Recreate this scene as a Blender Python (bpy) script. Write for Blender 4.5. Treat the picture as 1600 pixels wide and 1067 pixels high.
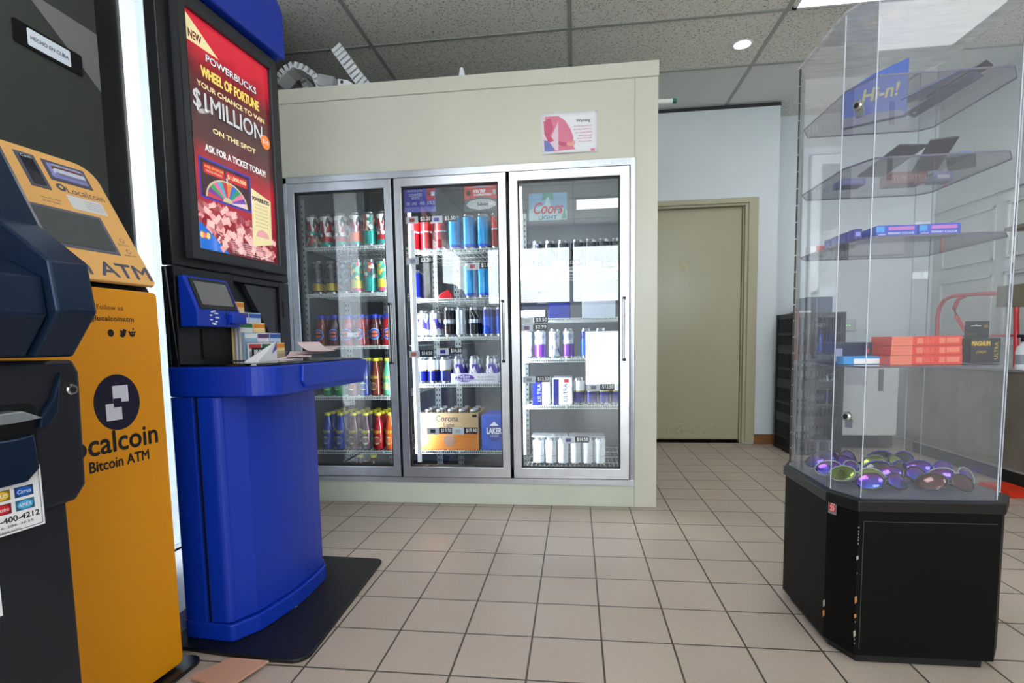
import bpy, bmesh, math, random
from mathutils import Matrix, Vector
random.seed(7)
S = bpy.context.scene
for o in list(bpy.data.objects): bpy.data.objects.remove(o)
COL = S.collection
PI = math.pi

# ------------------------------------------------------------------ camera
FPX, CY, PITCH, ROLL, YAW, CAMH = 827.87, 602.64, math.radians(4.832), math.radians(-1.016), math.radians(-6.956), 0.8873
fw = Vector((math.sin(YAW)*math.cos(PITCH), math.cos(YAW)*math.cos(PITCH), -math.sin(PITCH)))
rt0 = Vector((math.cos(YAW), -math.sin(YAW), 0)); up0 = rt0.cross(fw)
rt = rt0*math.cos(ROLL) + up0*math.sin(ROLL); up = -rt0*math.sin(ROLL) + up0*math.cos(ROLL)
cd = bpy.data.cameras.new('camera'); cam = bpy.data.objects.new('camera', cd); COL.objects.link(cam)
cd.sensor_fit = 'HORIZONTAL'; cd.sensor_width = 36; cd.lens = FPX/1600*36
cd.shift_y = (CY-533.5)/1600; cd.clip_start = 0.02
m = Matrix((( rt.x, up.x, -fw.x, 0), (rt.y, up.y, -fw.y, 0), (rt.z, up.z, -fw.z, CAMH), (0, 0, 0, 1)))
cam.matrix_world = m
S.camera = cam
CP = Vector((0, 0, CAMH))
def at(x, y, ax, v):
    d = rt*((x-800)/FPX) - up*((y-CY)/FPX) + fw
    return CP + d*((v-CP[ax])/d[ax])

# ------------------------------------------------------------------ colour, world, exposure
S.view_settings.view_transform = 'Standard'; S.view_settings.look = 'None'
S.view_settings.gamma = 1; S.view_settings.use_curve_mapping = False
S.view_settings.exposure = 0.5
W = bpy.data.worlds.new('daylight'); S.world = W; W.use_nodes = True
W.node_tree.nodes['Background'].inputs[0].default_value = (0.90, 0.96, 1.0, 1)
W.node_tree.nodes['Background'].inputs[1].default_value = 7.0

XL, XR, YF, YB, YR, ZC = -1.62, 2.95, -3.2, 4.56, 4.863, 2.7245
XN, YN = -3.3, 2.86      # the room widens to the left beyond the cooler front
def area(name, loc, rot, sx, sy, power=0, portal=False, color=(1, 1, 1)):
    l = bpy.data.lights.new(name, 'AREA'); l.shape = 'RECTANGLE'; l.size = sx; l.size_y = sy; l.energy = power; l.color = color
    if portal: l.cycles.is_portal = True
    o = bpy.data.objects.new(name, l); COL.objects.link(o); o.location = loc; o.rotation_euler = rot
    return o
WIN_L = (0.75, 2.04, 0.06, 2.60)        # left shop window: y0 y1 z0 z1
WIN_S = (-2.9, .12, 1.35, 2.15)          # left wall beside and behind the camera
WIN_F = (-1.5, 2.6, 1.45, 2.45)          # front shop window: x0 x1 z0 z1
area('window_daylight', (XL-0.1, (WIN_L[0]+WIN_L[1])/2, 1.33), (0, -PI/2, 0), WIN_L[3]-WIN_L[2], WIN_L[1]-WIN_L[0], portal=True)
area('window_daylight', ((WIN_F[0]+WIN_F[1])/2, YF-0.1, (WIN_F[2]+WIN_F[3])/2), (PI/2, 0, 0), WIN_F[1]-WIN_F[0], WIN_F[3]-WIN_F[2], portal=True)

area('window_daylight', (XL-0.1, (WIN_S[0]+WIN_S[1])/2, (WIN_S[2]+WIN_S[3])/2), (0, -PI/2, 0), WIN_S[3]-WIN_S[2], WIN_S[1]-WIN_S[0], portal=True)

# ------------------------------------------------------------------ materials
def lin(c):
    return tuple(((v/255)/12.92 if v/255 <= .04045 else ((v/255+.055)/1.055)**2.4) for v in c[:3]) + (1,)
MATS = {}
def mat(name, c, rough=.5, metal=0, emit=0, coat=0, spec=.5, bump=0, bscale=60, var=0, vscale=8):
    if name in MATS: return MATS[name]
    m = bpy.data.materials.new(name); m.use_nodes = True; MATS[name] = m
    nt = m.node_tree; b = nt.nodes['Principled BSDF']; L = nt.links
    b.inputs['Base Color'].default_value = lin(c); b.inputs['Roughness'].default_value = rough
    b.inputs['Metallic'].default_value = metal; b.inputs['Coat Weight'].default_value = coat
    b.inputs['Specular IOR Level'].default_value = spec
    if emit:
        b.inputs['Emission Color'].default_value = lin(c); b.inputs['Emission Strength'].default_value = emit
    if bump or var:
        tc = nt.nodes.new('ShaderNodeTexCoord')
        if bump:
            n = nt.nodes.new('ShaderNodeTexNoise'); n.inputs['Scale'].default_value = bscale; n.inputs['Detail'].default_value = 4
            L.new(tc.outputs['Object'], n.inputs['Vector'])
            bp = nt.nodes.new('ShaderNodeBump'); bp.inputs['Strength'].default_value = bump; bp.inputs['Distance'].default_value = .01
            L.new(n.outputs[0], bp.inputs['Height']); L.new(bp.outputs[0], b.inputs['Normal'])
        if var:
            n = nt.nodes.new('ShaderNodeTexNoise'); n.inputs['Scale'].default_value = vscale; n.inputs['Detail'].default_value = 5
            L.new(tc.outputs['Object'], n.inputs['Vector'])
            r = nt.nodes.new('ShaderNodeValToRGB'); e = r.color_ramp.elements
            k = lin(c); e[0].position = .3; e[1].position = .7
            e[0].color = (k[0]*(1-var), k[1]*(1-var), k[2]*(1-var), 1); e[1].color = tuple(min(1, v*(1+var*.5)) for v in k[:3])+(1,)
            L.new(n.outputs[0], r.inputs[0]); L.new(r.outputs[0], b.inputs['Base Color'])
    return m
def art(name, cols, scale=(30, 30, 12), rough=.3, emit=0, metal=0, w=0):
    """printed artwork: patches of flat colours"""
    if name in MATS: return MATS[name]
    m = mat(name, cols[0], rough, metal); nt = m.node_tree; L = nt.links; b = nt.nodes['Principled BSDF']
    tc = nt.nodes.new('ShaderNodeTexCoord'); mp = nt.nodes.new('ShaderNodeMapping'); mp.inputs['Scale'].default_value = scale
    mp.inputs['Location'].default_value = (w, w*2, 0)
    v = nt.nodes.new('ShaderNodeTexVoronoi'); v.inputs['Scale'].default_value = 1; v.inputs['Randomness'].default_value = 1
    s = nt.nodes.new('ShaderNodeSeparateColor')
    r = nt.nodes.new('ShaderNodeValToRGB'); r.color_ramp.interpolation = 'CONSTANT'
    e = r.color_ramp.elements; n = len(cols)
    e[0].position = 0; e[0].color = lin(cols[0]); e[1].position = 1/n; e[1].color = lin(cols[1])
    for i in range(2, n):
        q = e.new(i/n); q.color = lin(cols[i])
    L.new(tc.outputs['Object'], mp.inputs[0]); L.new(mp.outputs[0], v.inputs['Vector']); L.new(v.outputs['Color'], s.inputs[0])
    L.new(s.outputs[0], r.inputs[0]); L.new(r.outputs[0], b.inputs['Base Color'])
    if emit: L.new(r.outputs[0], b.inputs['Emission Color']); b.inputs['Emission Strength'].default_value = emit
    return m
def clear(name, f0=.045, haze=0.0, tint=(1, 1, 1), hazecol=(.8, .82, .85), streak=False, rough=0.0):
    """thin clear sheet: transparent with a Fresnel-like mirror part and a little haze, for dust and for reflected light painted in"""
    m = bpy.data.materials.new(name); m.use_nodes = True; MATS[name] = m; nt = m.node_tree; L = nt.links
    for n in list(nt.nodes): nt.nodes.remove(n)
    out = nt.nodes.new('ShaderNodeOutputMaterial'); tr = nt.nodes.new('ShaderNodeBsdfTransparent'); tr.inputs[0].default_value = (*tint, 1)
    gl = nt.nodes.new('ShaderNodeBsdfGlossy'); gl.inputs['Roughness'].default_value = rough
    lw = nt.nodes.new('ShaderNodeLayerWeight'); lw.inputs[0].default_value = .5
    p = nt.nodes.new('ShaderNodeMath'); p.operation = 'POWER'; p.inputs[1].default_value = 5
    ma = nt.nodes.new('ShaderNodeMath'); ma.operation = 'MULTIPLY_ADD'; ma.inputs[1].default_value = 1-f0; ma.inputs[2].default_value = f0
    L.new(lw.outputs['Facing'], p.inputs[0]); L.new(p.outputs[0], ma.inputs[0])
    mx = nt.nodes.new('ShaderNodeMixShader'); L.new(ma.outputs[0], mx.inputs[0]); L.new(gl.outputs[0], mx.inputs[2])
    base = tr.outputs[0]
    if haze:
        df = nt.nodes.new('ShaderNodeBsdfDiffuse'); df.inputs[0].default_value = (*hazecol, 1)
        tl = nt.nodes.new('ShaderNodeBsdfTranslucent'); tl.inputs[0].default_value = (*hazecol, 1)
        ad = nt.nodes.new('ShaderNodeMixShader'); ad.inputs[0].default_value = .5; L.new(df.outputs[0], ad.inputs[1]); L.new(tl.outputs[0], ad.inputs[2])
        hz = nt.nodes.new('ShaderNodeMixShader'); hz.inputs[0].default_value = haze
        if streak:
            tc = nt.nodes.new('ShaderNodeTexCoord'); mp = nt.nodes.new('ShaderNodeMapping'); mp.inputs['Scale'].default_value = (4, 22, 4); mp.inputs['Rotation'].default_value = (0, 0, .5)
            n = nt.nodes.new('ShaderNodeTexNoise'); n.inputs['Scale'].default_value = 1.5; n.inputs['Detail'].default_value = 6
            mr = nt.nodes.new('ShaderNodeMapRange'); mr.inputs[1].default_value = .3; mr.inputs[2].default_value = .7; mr.inputs[3].default_value = haze*.55; mr.inputs[4].default_value = haze*1.4
            L.new(tc.outputs['Object'], mp.inputs[0]); L.new(mp.outputs[0], n.inputs['Vector']); L.new(n.outputs[0], mr.inputs[0]); L.new(mr.outputs[0], hz.inputs[0])
        L.new(tr.outputs[0], hz.inputs[1]); L.new(ad.outputs[0], hz.inputs[2]); base = hz.outputs[0]
    L.new(base, mx.inputs[1]); L.new(mx.outputs[0], out.inputs[0])
    return m

cream = mat('cream_enamel', (208, 205, 190), .28, bump=.05, bscale=7, var=.03, vscale=3)
cream_low = mat('cream_enamel_low', (204, 208, 192), .35, var=.06, vscale=5)
door_paint = mat('olive_cream_door_paint', (172, 168, 142), .22, bump=.08, bscale=14)
trim_paint = mat('olive_cream_trim_paint', (174, 168, 142), .4)
white_wall = mat('white_wall_paint', (214, 222, 228), .55, var=.02)
grey_wall = mat('panel_wall_paint', (198, 203, 204), .5, var=.03)
wood = mat('brown_wood', (134, 84, 40), .5, var=.3, vscale=20)
steel = mat('brushed_aluminium', (196, 200, 208), .32, 1, var=.10, vscale=16)
steel2 = mat('aluminium_light', (214, 216, 222), .30, 1, var=.10, vscale=11)
black = mat('black_plastic', (14, 15, 18), .4)
gasket = mat('black_gasket', (10, 10, 12), .6)
blackgloss = mat('black_satin_metal', (16, 18, 24), .28, coat=.2)
rubber = mat('black_rubber', (10, 12, 15), .5, bump=.3, bscale=160, var=.3, vscale=30)
white = mat('white_plastic', (236, 238, 240), .4)
paper = mat('white_paper', (238, 238, 242), .7)
blue = mat('kiosk_blue', (8, 52, 176), .38, bump=.06, bscale=240)
blue_d = mat('kiosk_blue_dark', (14, 30, 140), .5)
yellow = mat('atm_yellow', (242, 158, 0), .42)
tan = mat('atm_tan', (246, 188, 112), .35)
navy = mat('atm_navy', (27, 45, 70), .24, metal=.45)
navy_d = mat('atm_dark', (20, 24, 34), .42)
ink = mat('black_ink', (16, 16, 22), .5)
inkn = mat('navy_ink', (18, 20, 48), .4)
inkg = mat('grey_ink', (92, 92, 110), .5)
whiteink = mat('white_ink', (244, 244, 246), .5)
chrome = mat('chrome', (200, 198, 192), .18, 1)
led = mat('led_tube', (238, 245, 255), .5, emit=2.2)
acryl = clear('clear_acrylic', .028, .042, (1, 1, 1), (.74, .79, .86))  # milky haze paints in the room light reflected by the case walls
acryl_roof = clear('scratched_acrylic_roof', .04, .45, hazecol=(.74, .76, .78), streak=True)
acryl_shelf = clear('violet_tinted_acrylic_shelf', .03, .08, (.95, .935, .97), (.72, .68, .76))
acryl_edge = mat('acrylic_edge', (190, 196, 208), .15, coat=.5)
shelf_edge = mat('dark_shelf_edge', (96, 88, 112), .2)
doorglass = clear('cooler_door_glass', .078, .0, (.93, .95, .96))
winglass = clear('window_glass', .04, .0, (.97, .99, .98))

# ------------------------------------------------------------------ mesh helpers
class MB:
    def __init__(s): s.v = []; s.f = []; s.m = []; s.mats = []; s.sm = []
    def mi(s, m):
        if m not in s.mats: s.mats.append(m)
        return s.mats.index(m)
    def add(s, vs, fs, m, smooth=False):
        b = len(s.v); s.v += [tuple(v) for v in vs]; k = s.mi(m)
        for f in fs: s.f.append(tuple(b+i for i in f)); s.m.append(k); s.sm.append(smooth)
        return s
    def box(s, x0, x1, y0, y1, z0, z1, m, M=None):
        v = [Vector(p) for p in ((x0,y0,z0),(x1,y0,z0),(x1,y1,z0),(x0,y1,z0),(x0,y0,z1),(x1,y0,z1),(x1,y1,z1),(x0,y1,z1))]
        if M: v = [M @ p for p in v]
        return s.add(v, [(0,3,2,1),(4,5,6,7),(0,1,5,4),(1,2,6,5),(2,3,7,6),(3,0,4,7)], m)
    def prism(s, poly, a, b, m, plane='xy', M=None, cap=None, smooth=False):
        """poly extruded from a to b along the remaining axis"""
        n = len(poly)
        def P(p, t): 
            q = {'xy': (p[0], p[1], t), 'xz': (p[0], t, p[1]), 'yz': (t, p[0], p[1])}[plane]
            q = Vector(q); return M @ q if M else q
        vs = [P(p, a) for p in poly] + [P(p, b) for p in poly]
        s.add(vs, [(i, (i+1) % n, n+(i+1) % n, n+i) for i in range(n)], m, smooth)
        s.add(vs, [tuple(range(n-1, -1, -1)), tuple(range(n, 2*n))], cap or m)
        return s
    def lathe(s, prof, m, c=(0, 0), n=20, mats=None, M=None, smooth=True):
        vs = []
        for r, z in prof:
            for i in range(n):
                p = Vector((c[0]+r*math.cos(2*PI*i/n), c[1]+r*math.sin(2*PI*i/n), z)); vs.append(M @ p if M else p)
        for k in range(len(prof)-1):
            mm = mats[k] if mats else m
            s.add([vs[k*n+i] for i in range(n)]+[vs[(k+1)*n+i] for i in range(n)], [(i, (i+1) % n, n+(i+1) % n, n+i) for i in range(n)], mm, smooth)
        s.add(vs[:n], [tuple(range(n-1, -1, -1))], mats[0] if mats else m)
        s.add(vs[-n:], [tuple(range(n))], mats[-1] if mats else m)
        return s
    def tube(s, pts, r, m, n=10):
        pts = [Vector(p) for p in pts]; rings = []
        for i, p in enumerate(pts):
            t = (pts[min(i+1, len(pts)-1)]-pts[max(i-1, 0)]).normalized()
            a = t.cross(Vector((0, 0, 1))) if abs(t.z) < .95 else t.cross(Vector((0, 1, 0))); a.normalize(); b = t.cross(a)
            rings.append([p+(a*math.cos(2*PI*k/n)+b*math.sin(2*PI*k/n))*r for k in range(n)])
        for i in range(len(rings)-1):
            s.add(rings[i]+rings[i+1], [(k, (k+1) % n, n+(k+1) % n, n+k) for k in range(n)], m, True)
        s.add(rings[0], [tuple(range(n-1, -1, -1))], m); s.add(rings[-1], [tuple(range(n))], m)
        return s
    def flat(s, pts, y, m, M=None):
        v = [Vector((p[0], y, p[1])) for p in pts]
        if M: v = [M @ q for q in v]
        return s.add(v, [tuple(range(len(pts)))], m)
    def build(s, name, parent=None, bev=0, seg=2, loc=None):
        me = bpy.data.meshes.new(name); me.from_pydata(s.v, [], s.f)
        for q in s.mats: me.materials.append(q)
        for p, k, sm in zip(me.polygons, s.m, s.sm): p.material_index = k; p.use_smooth = sm
        bm = bmesh.new(); bm.from_mesh(me)
        if bev:
            bmesh.ops.remove_doubles(bm, verts=bm.verts, dist=1e-5)
        bmesh.ops.recalc_face_normals(bm, faces=bm.faces) if not getattr(s, 'raw', False) else None
        bm.to_mesh(me); bm.free()
        o = bpy.data.objects.new(name, me); COL.objects.link(o)
        if bev:
            b = o.modifiers.new('bevel', 'BEVEL'); b.width = bev; b.segments = seg; b.limit_method = 'ANGLE'; b.angle_limit = math.radians(40)
        if parent: o.parent = parent
        if loc: o.location = loc
        return o
def box(name, x0, x1, y0, y1, z0, z1, m, parent=None, bev=0, loc=None):
    return MB().box(x0, x1, y0, y1, z0, z1, m).build(name, parent, bev, loc=loc)
def tag(o, label, cat, group=None, kind=None):
    o['label'] = label; o['category'] = cat
    if group: o['group'] = group
    if kind: o['kind'] = kind
    return o
def thing(name, label, cat, loc=(0, 0, 0), rz=0, group=None):
    o = bpy.data.objects.new(name, None); COL.objects.link(o); o.location = loc; o.rotation_euler = (0, 0, rz)
    o.empty_display_size = .1
    return tag(o, label, cat, group)
def struct(o): o['kind'] = 'structure'; return o
def copytree(o, parent=None):
    c = o.copy(); COL.objects.link(c)
    if parent: c.parent = parent
    for ch in list(o.children): copytree(ch, c)
    return c
FR = Matrix.Rotation(PI/2, 4, 'X')      # (X,Y) of the lettering -> (x, z) of a front that faces -y
TCACHE = {}
def text_mesh(s):
    if s in TCACHE: return TCACHE[s]
    c = bpy.data.curves.new('t', 'FONT'); c.body = s; c.resolution_u = 3; c.size = 1
    o = bpy.data.objects.new('t', c); COL.objects.link(o)
    bpy.context.view_layer.update()
    me = bpy.data.meshes.new_from_object(o.evaluated_get(bpy.context.evaluated_depsgraph_get()))
    v = [tuple(p.co) for p in me.vertices]; f = [tuple(p.vertices) for p in me.polygons]
    bpy.data.objects.remove(o); bpy.data.curves.remove(c); bpy.data.meshes.remove(me)
    xs = [p[0] for p in v]; ys = [p[1] for p in v]
    x0, x1, y0, y1 = min(xs), max(xs), min(ys), max(ys)
    TCACHE[s] = ([((p[0]-x0)/(x1-x0), (p[1]-y0)/(y1-y0)) for p in v], f); return TCACHE[s]
def letters(mb, s, x0, x1, z0, z1, y, m, M=None, rise=0, slant=0, bold=0):
    """lettering filling the rectangle x0..x1, z0..z1 of the front at depth y"""
    v, f = text_mesh(s)
    offs = [(0, 0)] if not bold else [(-bold, 0), (bold, 0), (0, bold), (0, -bold)]
    for j, (ox, oz) in enumerate(offs):
        vs = [Vector((x0+a*(x1-x0)+slant*b*(z1-z0)+ox, y-j*.00004, z0+b*(z1-z0)+rise*a+oz)) for a, b in v]
        if M: vs = [M @ p for p in vs]
        mb.add(vs, f, m)
    return mb
def text(name, s, x0, x1, z0, z1, y, m, parent, M=None, rise=0, slant=0, bold=0):
    mb = MB(); mb.raw = True
    return letters(mb, s, x0, x1, z0, z1, y, m, M, rise, slant, bold).build(name, parent)
def ellipse(cx, cz, rx, rz, n=28, a0=0, a1=2*PI):
    return [(cx+rx*math.cos(a0+(a1-a0)*i/n), cz+rz*math.sin(a0+(a1-a0)*i/n)) for i in range(n if abs(a1-a0) > 6.2 else n+1)]
def rrect(x0, x1, z0, z1, r, n=5):
    p = []
    for cx, cz, a in ((x1-r, z0+r, -PI/2), (x1-r, z1-r, 0), (x0+r, z1-r, PI/2), (x0+r, z0+r, PI)):
        p += [(cx+r*math.cos(a+PI/2*i/n), cz+r*math.sin(a+PI/2*i/n)) for i in range(n+1)]
    return p
ORD = ['', 'first', 'second', 'third', 'fourth', 'fifth', 'sixth', 'seventh', 'eighth', 'ninth', 'tenth', 'eleventh', 'twelfth']

# ------------------------------------------------------------------ the room
def floor_mat():
    m = mat('floor_tiles', (170, 160, 150), .42); nt = m.node_tree; L = nt.links; b = nt.nodes['Principled BSDF']
    tc = nt.nodes.new('ShaderNodeTexCoord'); mp = nt.nodes.new('ShaderNodeMapping')
    mp.inputs['Location'].default_value = (0.1354+20*.205+.0015, -2.7499+20*.205+.0015, 0)
    br = nt.nodes.new('ShaderNodeTexBrick'); br.offset = 0; br.squash = 1
    for k, v in (('Scale', 1), ('Mortar Size', .003), ('Mortar Smooth', .1), ('Brick Width', .205), ('Row Height', .205), ('Bias', 0)): br.inputs[k].default_value = v
    br.inputs['Color1'].default_value = lin((192, 175, 160)); br.inputs['Color2'].default_value = lin((184, 168, 154)); br.inputs['Mortar'].default_value = lin((74, 68, 62))
    n = nt.nodes.new('ShaderNodeTexNoise'); n.inputs['Scale'].default_value = 330; n.inputs['Detail'].default_value = 2
    r = nt.nodes.new('ShaderNodeMapRange'); r.inputs[1].default_value = .3; r.inputs[2].default_value = .7; r.inputs[3].default_value = .80; r.inputs[4].default_value = 1.1
    n2 = nt.nodes.new('ShaderNodeTexNoise'); n2.inputs['Scale'].default_value = 2.2; n2.inputs['Detail'].default_value = 4
    r2 = nt.nodes.new('ShaderNodeMapRange'); r2.inputs[1].default_value = .3; r2.inputs[2].default_value = .7; r2.inputs[3].default_value = .93; r2.inputs[4].default_value = 1.05
    mu = nt.nodes.new('ShaderNodeMath'); mu.operation = 'MULTIPLY'
    mx = nt.nodes.new('ShaderNodeMix'); mx.data_type = 'RGBA'; mx.blend_type = 'MULTIPLY'; mx.inputs[0].default_value = 1
    L.new(tc.outputs['Object'], mp.inputs[0]); L.new(mp.outputs[0], br.inputs['Vector']); L.new(tc.outputs['Object'], n.inputs['Vector']); L.new(tc.outputs['Object'], n2.inputs['Vector'])
    L.new(n.outputs[0], r.inputs[0]); L.new(n2.outputs[0], r2.inputs[0]); L.new(r.outputs[0], mu.inputs[0]); L.new(r2.outputs[0], mu.inputs[1])
    L.new(br.outputs[0], mx.inputs[6]); L.new(mu.outputs[0], mx.inputs[7]); L.new(mx.outputs[2], b.inputs['Base Color'])
    bp = nt.nodes.new('ShaderNodeBump'); bp.inputs['Strength'].default_value = .35; bp.inputs['Distance'].default_value = .003; bp.invert = True
    L.new(br.outputs['Fac'], bp.inputs['Height']); L.new(bp.outputs[0], b.inputs['Normal'])
    return m
def ceil_mat():
    m = mat('fissured_ceiling_tile', (228, 228, 222), .9); nt = m.node_tree; L = nt.links; b = nt.nodes['Principled BSDF']
    tc = nt.nodes.new('ShaderNodeTexCoord'); cur = None
    nz = nt.nodes.new('ShaderNodeTexNoise'); nz.inputs['Scale'].default_value = 9; L.new(tc.outputs['Object'], nz.inputs['Vector'])
    dv = nt.nodes.new('ShaderNodeVectorMath'); dv.operation = 'SCALE'; dv.inputs['Scale'].default_value = .04; L.new(nz.outputs['Color'], dv.inputs[0])
    av = nt.nodes.new('ShaderNodeVectorMath'); av.operation = 'ADD'; L.new(tc.outputs['Object'], av.inputs[0]); L.new(dv.outputs[0], av.inputs[1])
    for sc, th in (((34, 80, 1), .17), ((74, 40, 1), .15), ((150, 150, 1), .18)):
        mp = nt.nodes.new('ShaderNodeMapping'); mp.inputs['Scale'].default_value = sc; L.new(av.outputs[0], mp.inputs[0])
        v = nt.nodes.new('ShaderNodeTexVoronoi'); v.inputs['Scale'].default_value = 1; L.new(mp.outputs[0], v.inputs['Vector'])
        r = nt.nodes.new('ShaderNodeMapRange'); r.inputs[1].default_value = th; r.inputs[2].default_value = th+.09; r.inputs[3].default_value = .22; r.inputs[4].default_value = 1
        L.new(v.outputs['Distance'], r.inputs[0])
        if cur is None: cur = r.outputs[0]
        else:
            q = nt.nodes.new('ShaderNodeMath'); q.operation = 'MULTIPLY'; L.new(cur, q.inputs[0]); L.new(r.outputs[0], q.inputs[1]); cur = q.outputs[0]
    mx = nt.nodes.new('ShaderNodeMix'); mx.data_type = 'RGBA'; mx.inputs[6].default_value = lin((96, 96, 92)); mx.inputs[7].default_value = lin((234, 232, 226))
    L.new(cur, mx.inputs[0]); L.new(mx.outputs[2], b.inputs['Base Color'])
    return m
struct(box('floor', XN-.2, XR+.2, YF-.2, YR+.2, -.1, 0, floor_mat()))
cm = ceil_mat()
DL = (1.052, 3.653)
c = MB()
hy = 3.327+.6096
TRY0, TRY1, TRX0, TRX1 = 3.327-.6096, 3.327, -.0228+1.2192, -.0228+2*1.2192
c.box(XN-.2, XR+.2, YF-.2, hy, ZC, ZC+.1, cm).box(1.611, XR+.2, YB, YR+.2, ZC, ZC+.1, cm)
struct(c.build('ceiling'))
struct(box('ceiling_smooth_tiles', XN-.2, XR+.2, hy, YB, ZC, ZC+.1, mat('smooth_ceiling_tile', (220, 224, 222), .8))); bpy.data.objects['ceiling_smooth_tiles'].name = 'ceiling.001'
g = MB(); gm = mat('ceiling_grid_paint', (160, 163, 158), .5)
for k in range(-11, 2): g.box(XL if 3.327+.6096*k < YN else XN, XR, 3.327+.6096*k-.012, 3.327+.6096*k+.012, ZC-.004, ZC+.001, gm)
for k in range(-2, 3): g.box(-.0228+1.2192*k-.012, -.0228+1.2192*k+.012, YF if k > -2 else YN, YB, ZC-.0045, ZC+.001, gm)
struct(g.build('trim_1'))
# walls
def wall_with_hole(name, axis, pos, th, a0, a1, b0, b1, z0, z1, m):
    w = MB()
    def bx(p0, p1, q0, q1):
        if p1-p0 < 1e-4 or q1-q0 < 1e-4: return
        if axis == 'x': w.box(pos, pos+th, p0, p1, q0, q1, m)
        else: w.box(p0, p1, pos, pos+th, q0, q1, m)
    bx(a0, b0, 0, ZC); bx(b1, a1, 0, ZC); bx(b0, b1, 0, z0); bx(b0, b1, z1, ZC)
    return struct(w.build(name))
q = MB()
for a in ((YF, WIN_S[0], 0, ZC), (WIN_S[1], WIN_L[0], 0, ZC), (WIN_L[1], YN, 0, ZC), (WIN_S[0], WIN_S[1], 0, WIN_S[2]), (WIN_S[0], WIN_S[1], WIN_S[3], ZC), (WIN_L[0], WIN_L[1], 0, WIN_L[2]), (WIN_L[0], WIN_L[1], WIN_L[3], ZC)): q.box(XL-.12, XL, a[0], a[1], a[2], a[3], white_wall)
q.box(XN, XL-.12, YN-.12, YN, 0, ZC, white_wall).box(XN-.12, XN, YN-.12, YR, 0, ZC, white_wall)
struct(q.build('wall_left'))
q = MB()
for a in ((XL, WIN_F[0], 0, ZC), (WIN_F[1], XR, 0, ZC), (WIN_F[0], WIN_F[1], WIN_F[3], ZC), (WIN_F[0], .15, 0, WIN_F[2]), (.85, WIN_F[1], 0, WIN_F[2]), (.15, .85, 0, .15), (.15, .85, 1.02, WIN_F[2])): q.box(a[0], a[1], YF-.12, YF, a[2], a[3], grey_wall)
struct(q.build('wall_front'))
struct(box('wall_right', XR, XR+.1, YF, YR, 0, ZC, grey_wall))
struct(box('wall_far', 1.611, XR, YR, YR+.1, 0, ZC, white_wall))
DX0, DX1, DZ = .53, 1.385, 1.965
wall_with_hole('wall_back', 'y', YB, YR-YB, XN, 1.611, DX0, DX1, 0, DZ, white_wall)
struct(box('door_light_seal', DX0-.1, DX1+.1, YR, YR+.05, -.02, DZ+.1, black)); bpy.data.objects['door_light_seal'].name = 'light_seal_back'  # black sheet added behind the door opening to stop daylight leaking in
# windows
w = MB(); fm = mat('black_window_frame', (18, 18, 20), .4)
for y in (WIN_L[0],): w.box(XL-.08, XL-.02, y, y+.05, WIN_L[2], WIN_L[3], fm)
w.box(XL-.08, XL-.02, WIN_L[0], WIN_L[1], WIN_L[3]-.05, WIN_L[3], fm)
o = struct(w.build('window_1')); struct(box('window_pane', XL-.055, XL-.049, WIN_L[0]+.05, WIN_L[1]-.02, WIN_L[2], WIN_L[3]-.05, clear('dimming_pane_tint', .04, .0, (.62, .64, .66)), o))  # pane tint added to dim the daylight and its reflection in the cooler
struct(box('added_light_ledge', XL-.02, -1.235, 1.40, 2.04, 0, .06, mat('light_ledge_white', (244, 244, 244), .5)))  # white ledge added to carry the bright daylight strip down to the floor
bpy.data.objects['added_light_ledge'].name = 'trim_2'
w = MB()
for x in (WIN_F[0], -.1, 1.1, WIN_F[1]-.06): w.box(x, x+.06, YF-.08, YF-.02, WIN_F[2], WIN_F[3], fm)
w.box(WIN_F[0], WIN_F[1], YF-.08, YF-.02, WIN_F[2], WIN_F[2]+.06, fm); w.box(WIN_F[0], WIN_F[1], YF-.08, YF-.02, WIN_F[3]-.06, WIN_F[3], fm)
o = struct(w.build('window_2')); struct(box('window_pane', WIN_F[0], WIN_F[1], YF-.055, YF-.049, WIN_F[2], WIN_F[3], winglass, o))
w = MB()
for y in (WIN_S[0], -1.0, WIN_S[1]-.05): w.box(XL-.08, XL-.02, y, y+.05, WIN_S[2], WIN_S[3], fm)
o = struct(w.build('window_3')); struct(box('window_pane', XL-.055, XL-.049, WIN_S[0]+.05, WIN_S[1]-.05, WIN_S[2], WIN_S[3], winglass, o))
# back door
d = MB(); d.box(DX0-.01, DX1+.072, YB-.018, YB, DZ-.005, DZ+.035, trim_paint); d.box(DX1, DX1+.072, YB-.018, YB, .012, DZ, trim_paint); d.box(DX0-.06, DX0, YB-.018, YB, .012, DZ+.035, trim_paint)
d.box(DX1-.022, DX1, YB, YB+.10, .0, DZ, trim_paint); d.box(DX0, DX1-.022, YB, YB+.10, DZ-.022, DZ, trim_paint)
d.box(DX1-.034, DX1-.022, YB+.03, YB+.10, .0, DZ-.022, trim_paint)
struct(d.build('trim_3', bev=.002))
dr = struct(box('door_1', DX0, DX1-.036, YB+.05, YB+.09, .028, DZ-.024, door_paint, bev=.002))
pt = at(1070, 415, 1, YB+.05)
b_ = MB(); b_.flat([(pt.x+.032*math.cos(a)*(1+.18*math.sin(5*a)), pt.z+.034*math.sin(a)*(1+.2*math.cos(7*a))) for a in [i*2*PI/22 for i in range(22)]], YB+.0492, mat('old_glue_patch', (196, 190, 160), .8))
b_.build('glue_patch', dr)
b_ = MB()
for i in range(90):
    x = .74+random.gauss(.12, .11); z = .07+abs(random.gauss(0, .05)); r = random.uniform(.001, .0035)
    if x < 1.33: b_.flat(ellipse(x, z, r*1.5, r, 6), YB+.0492, mat('scuff', (112, 110, 92), .8))
b_.build('scuff_marks', dr)
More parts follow.
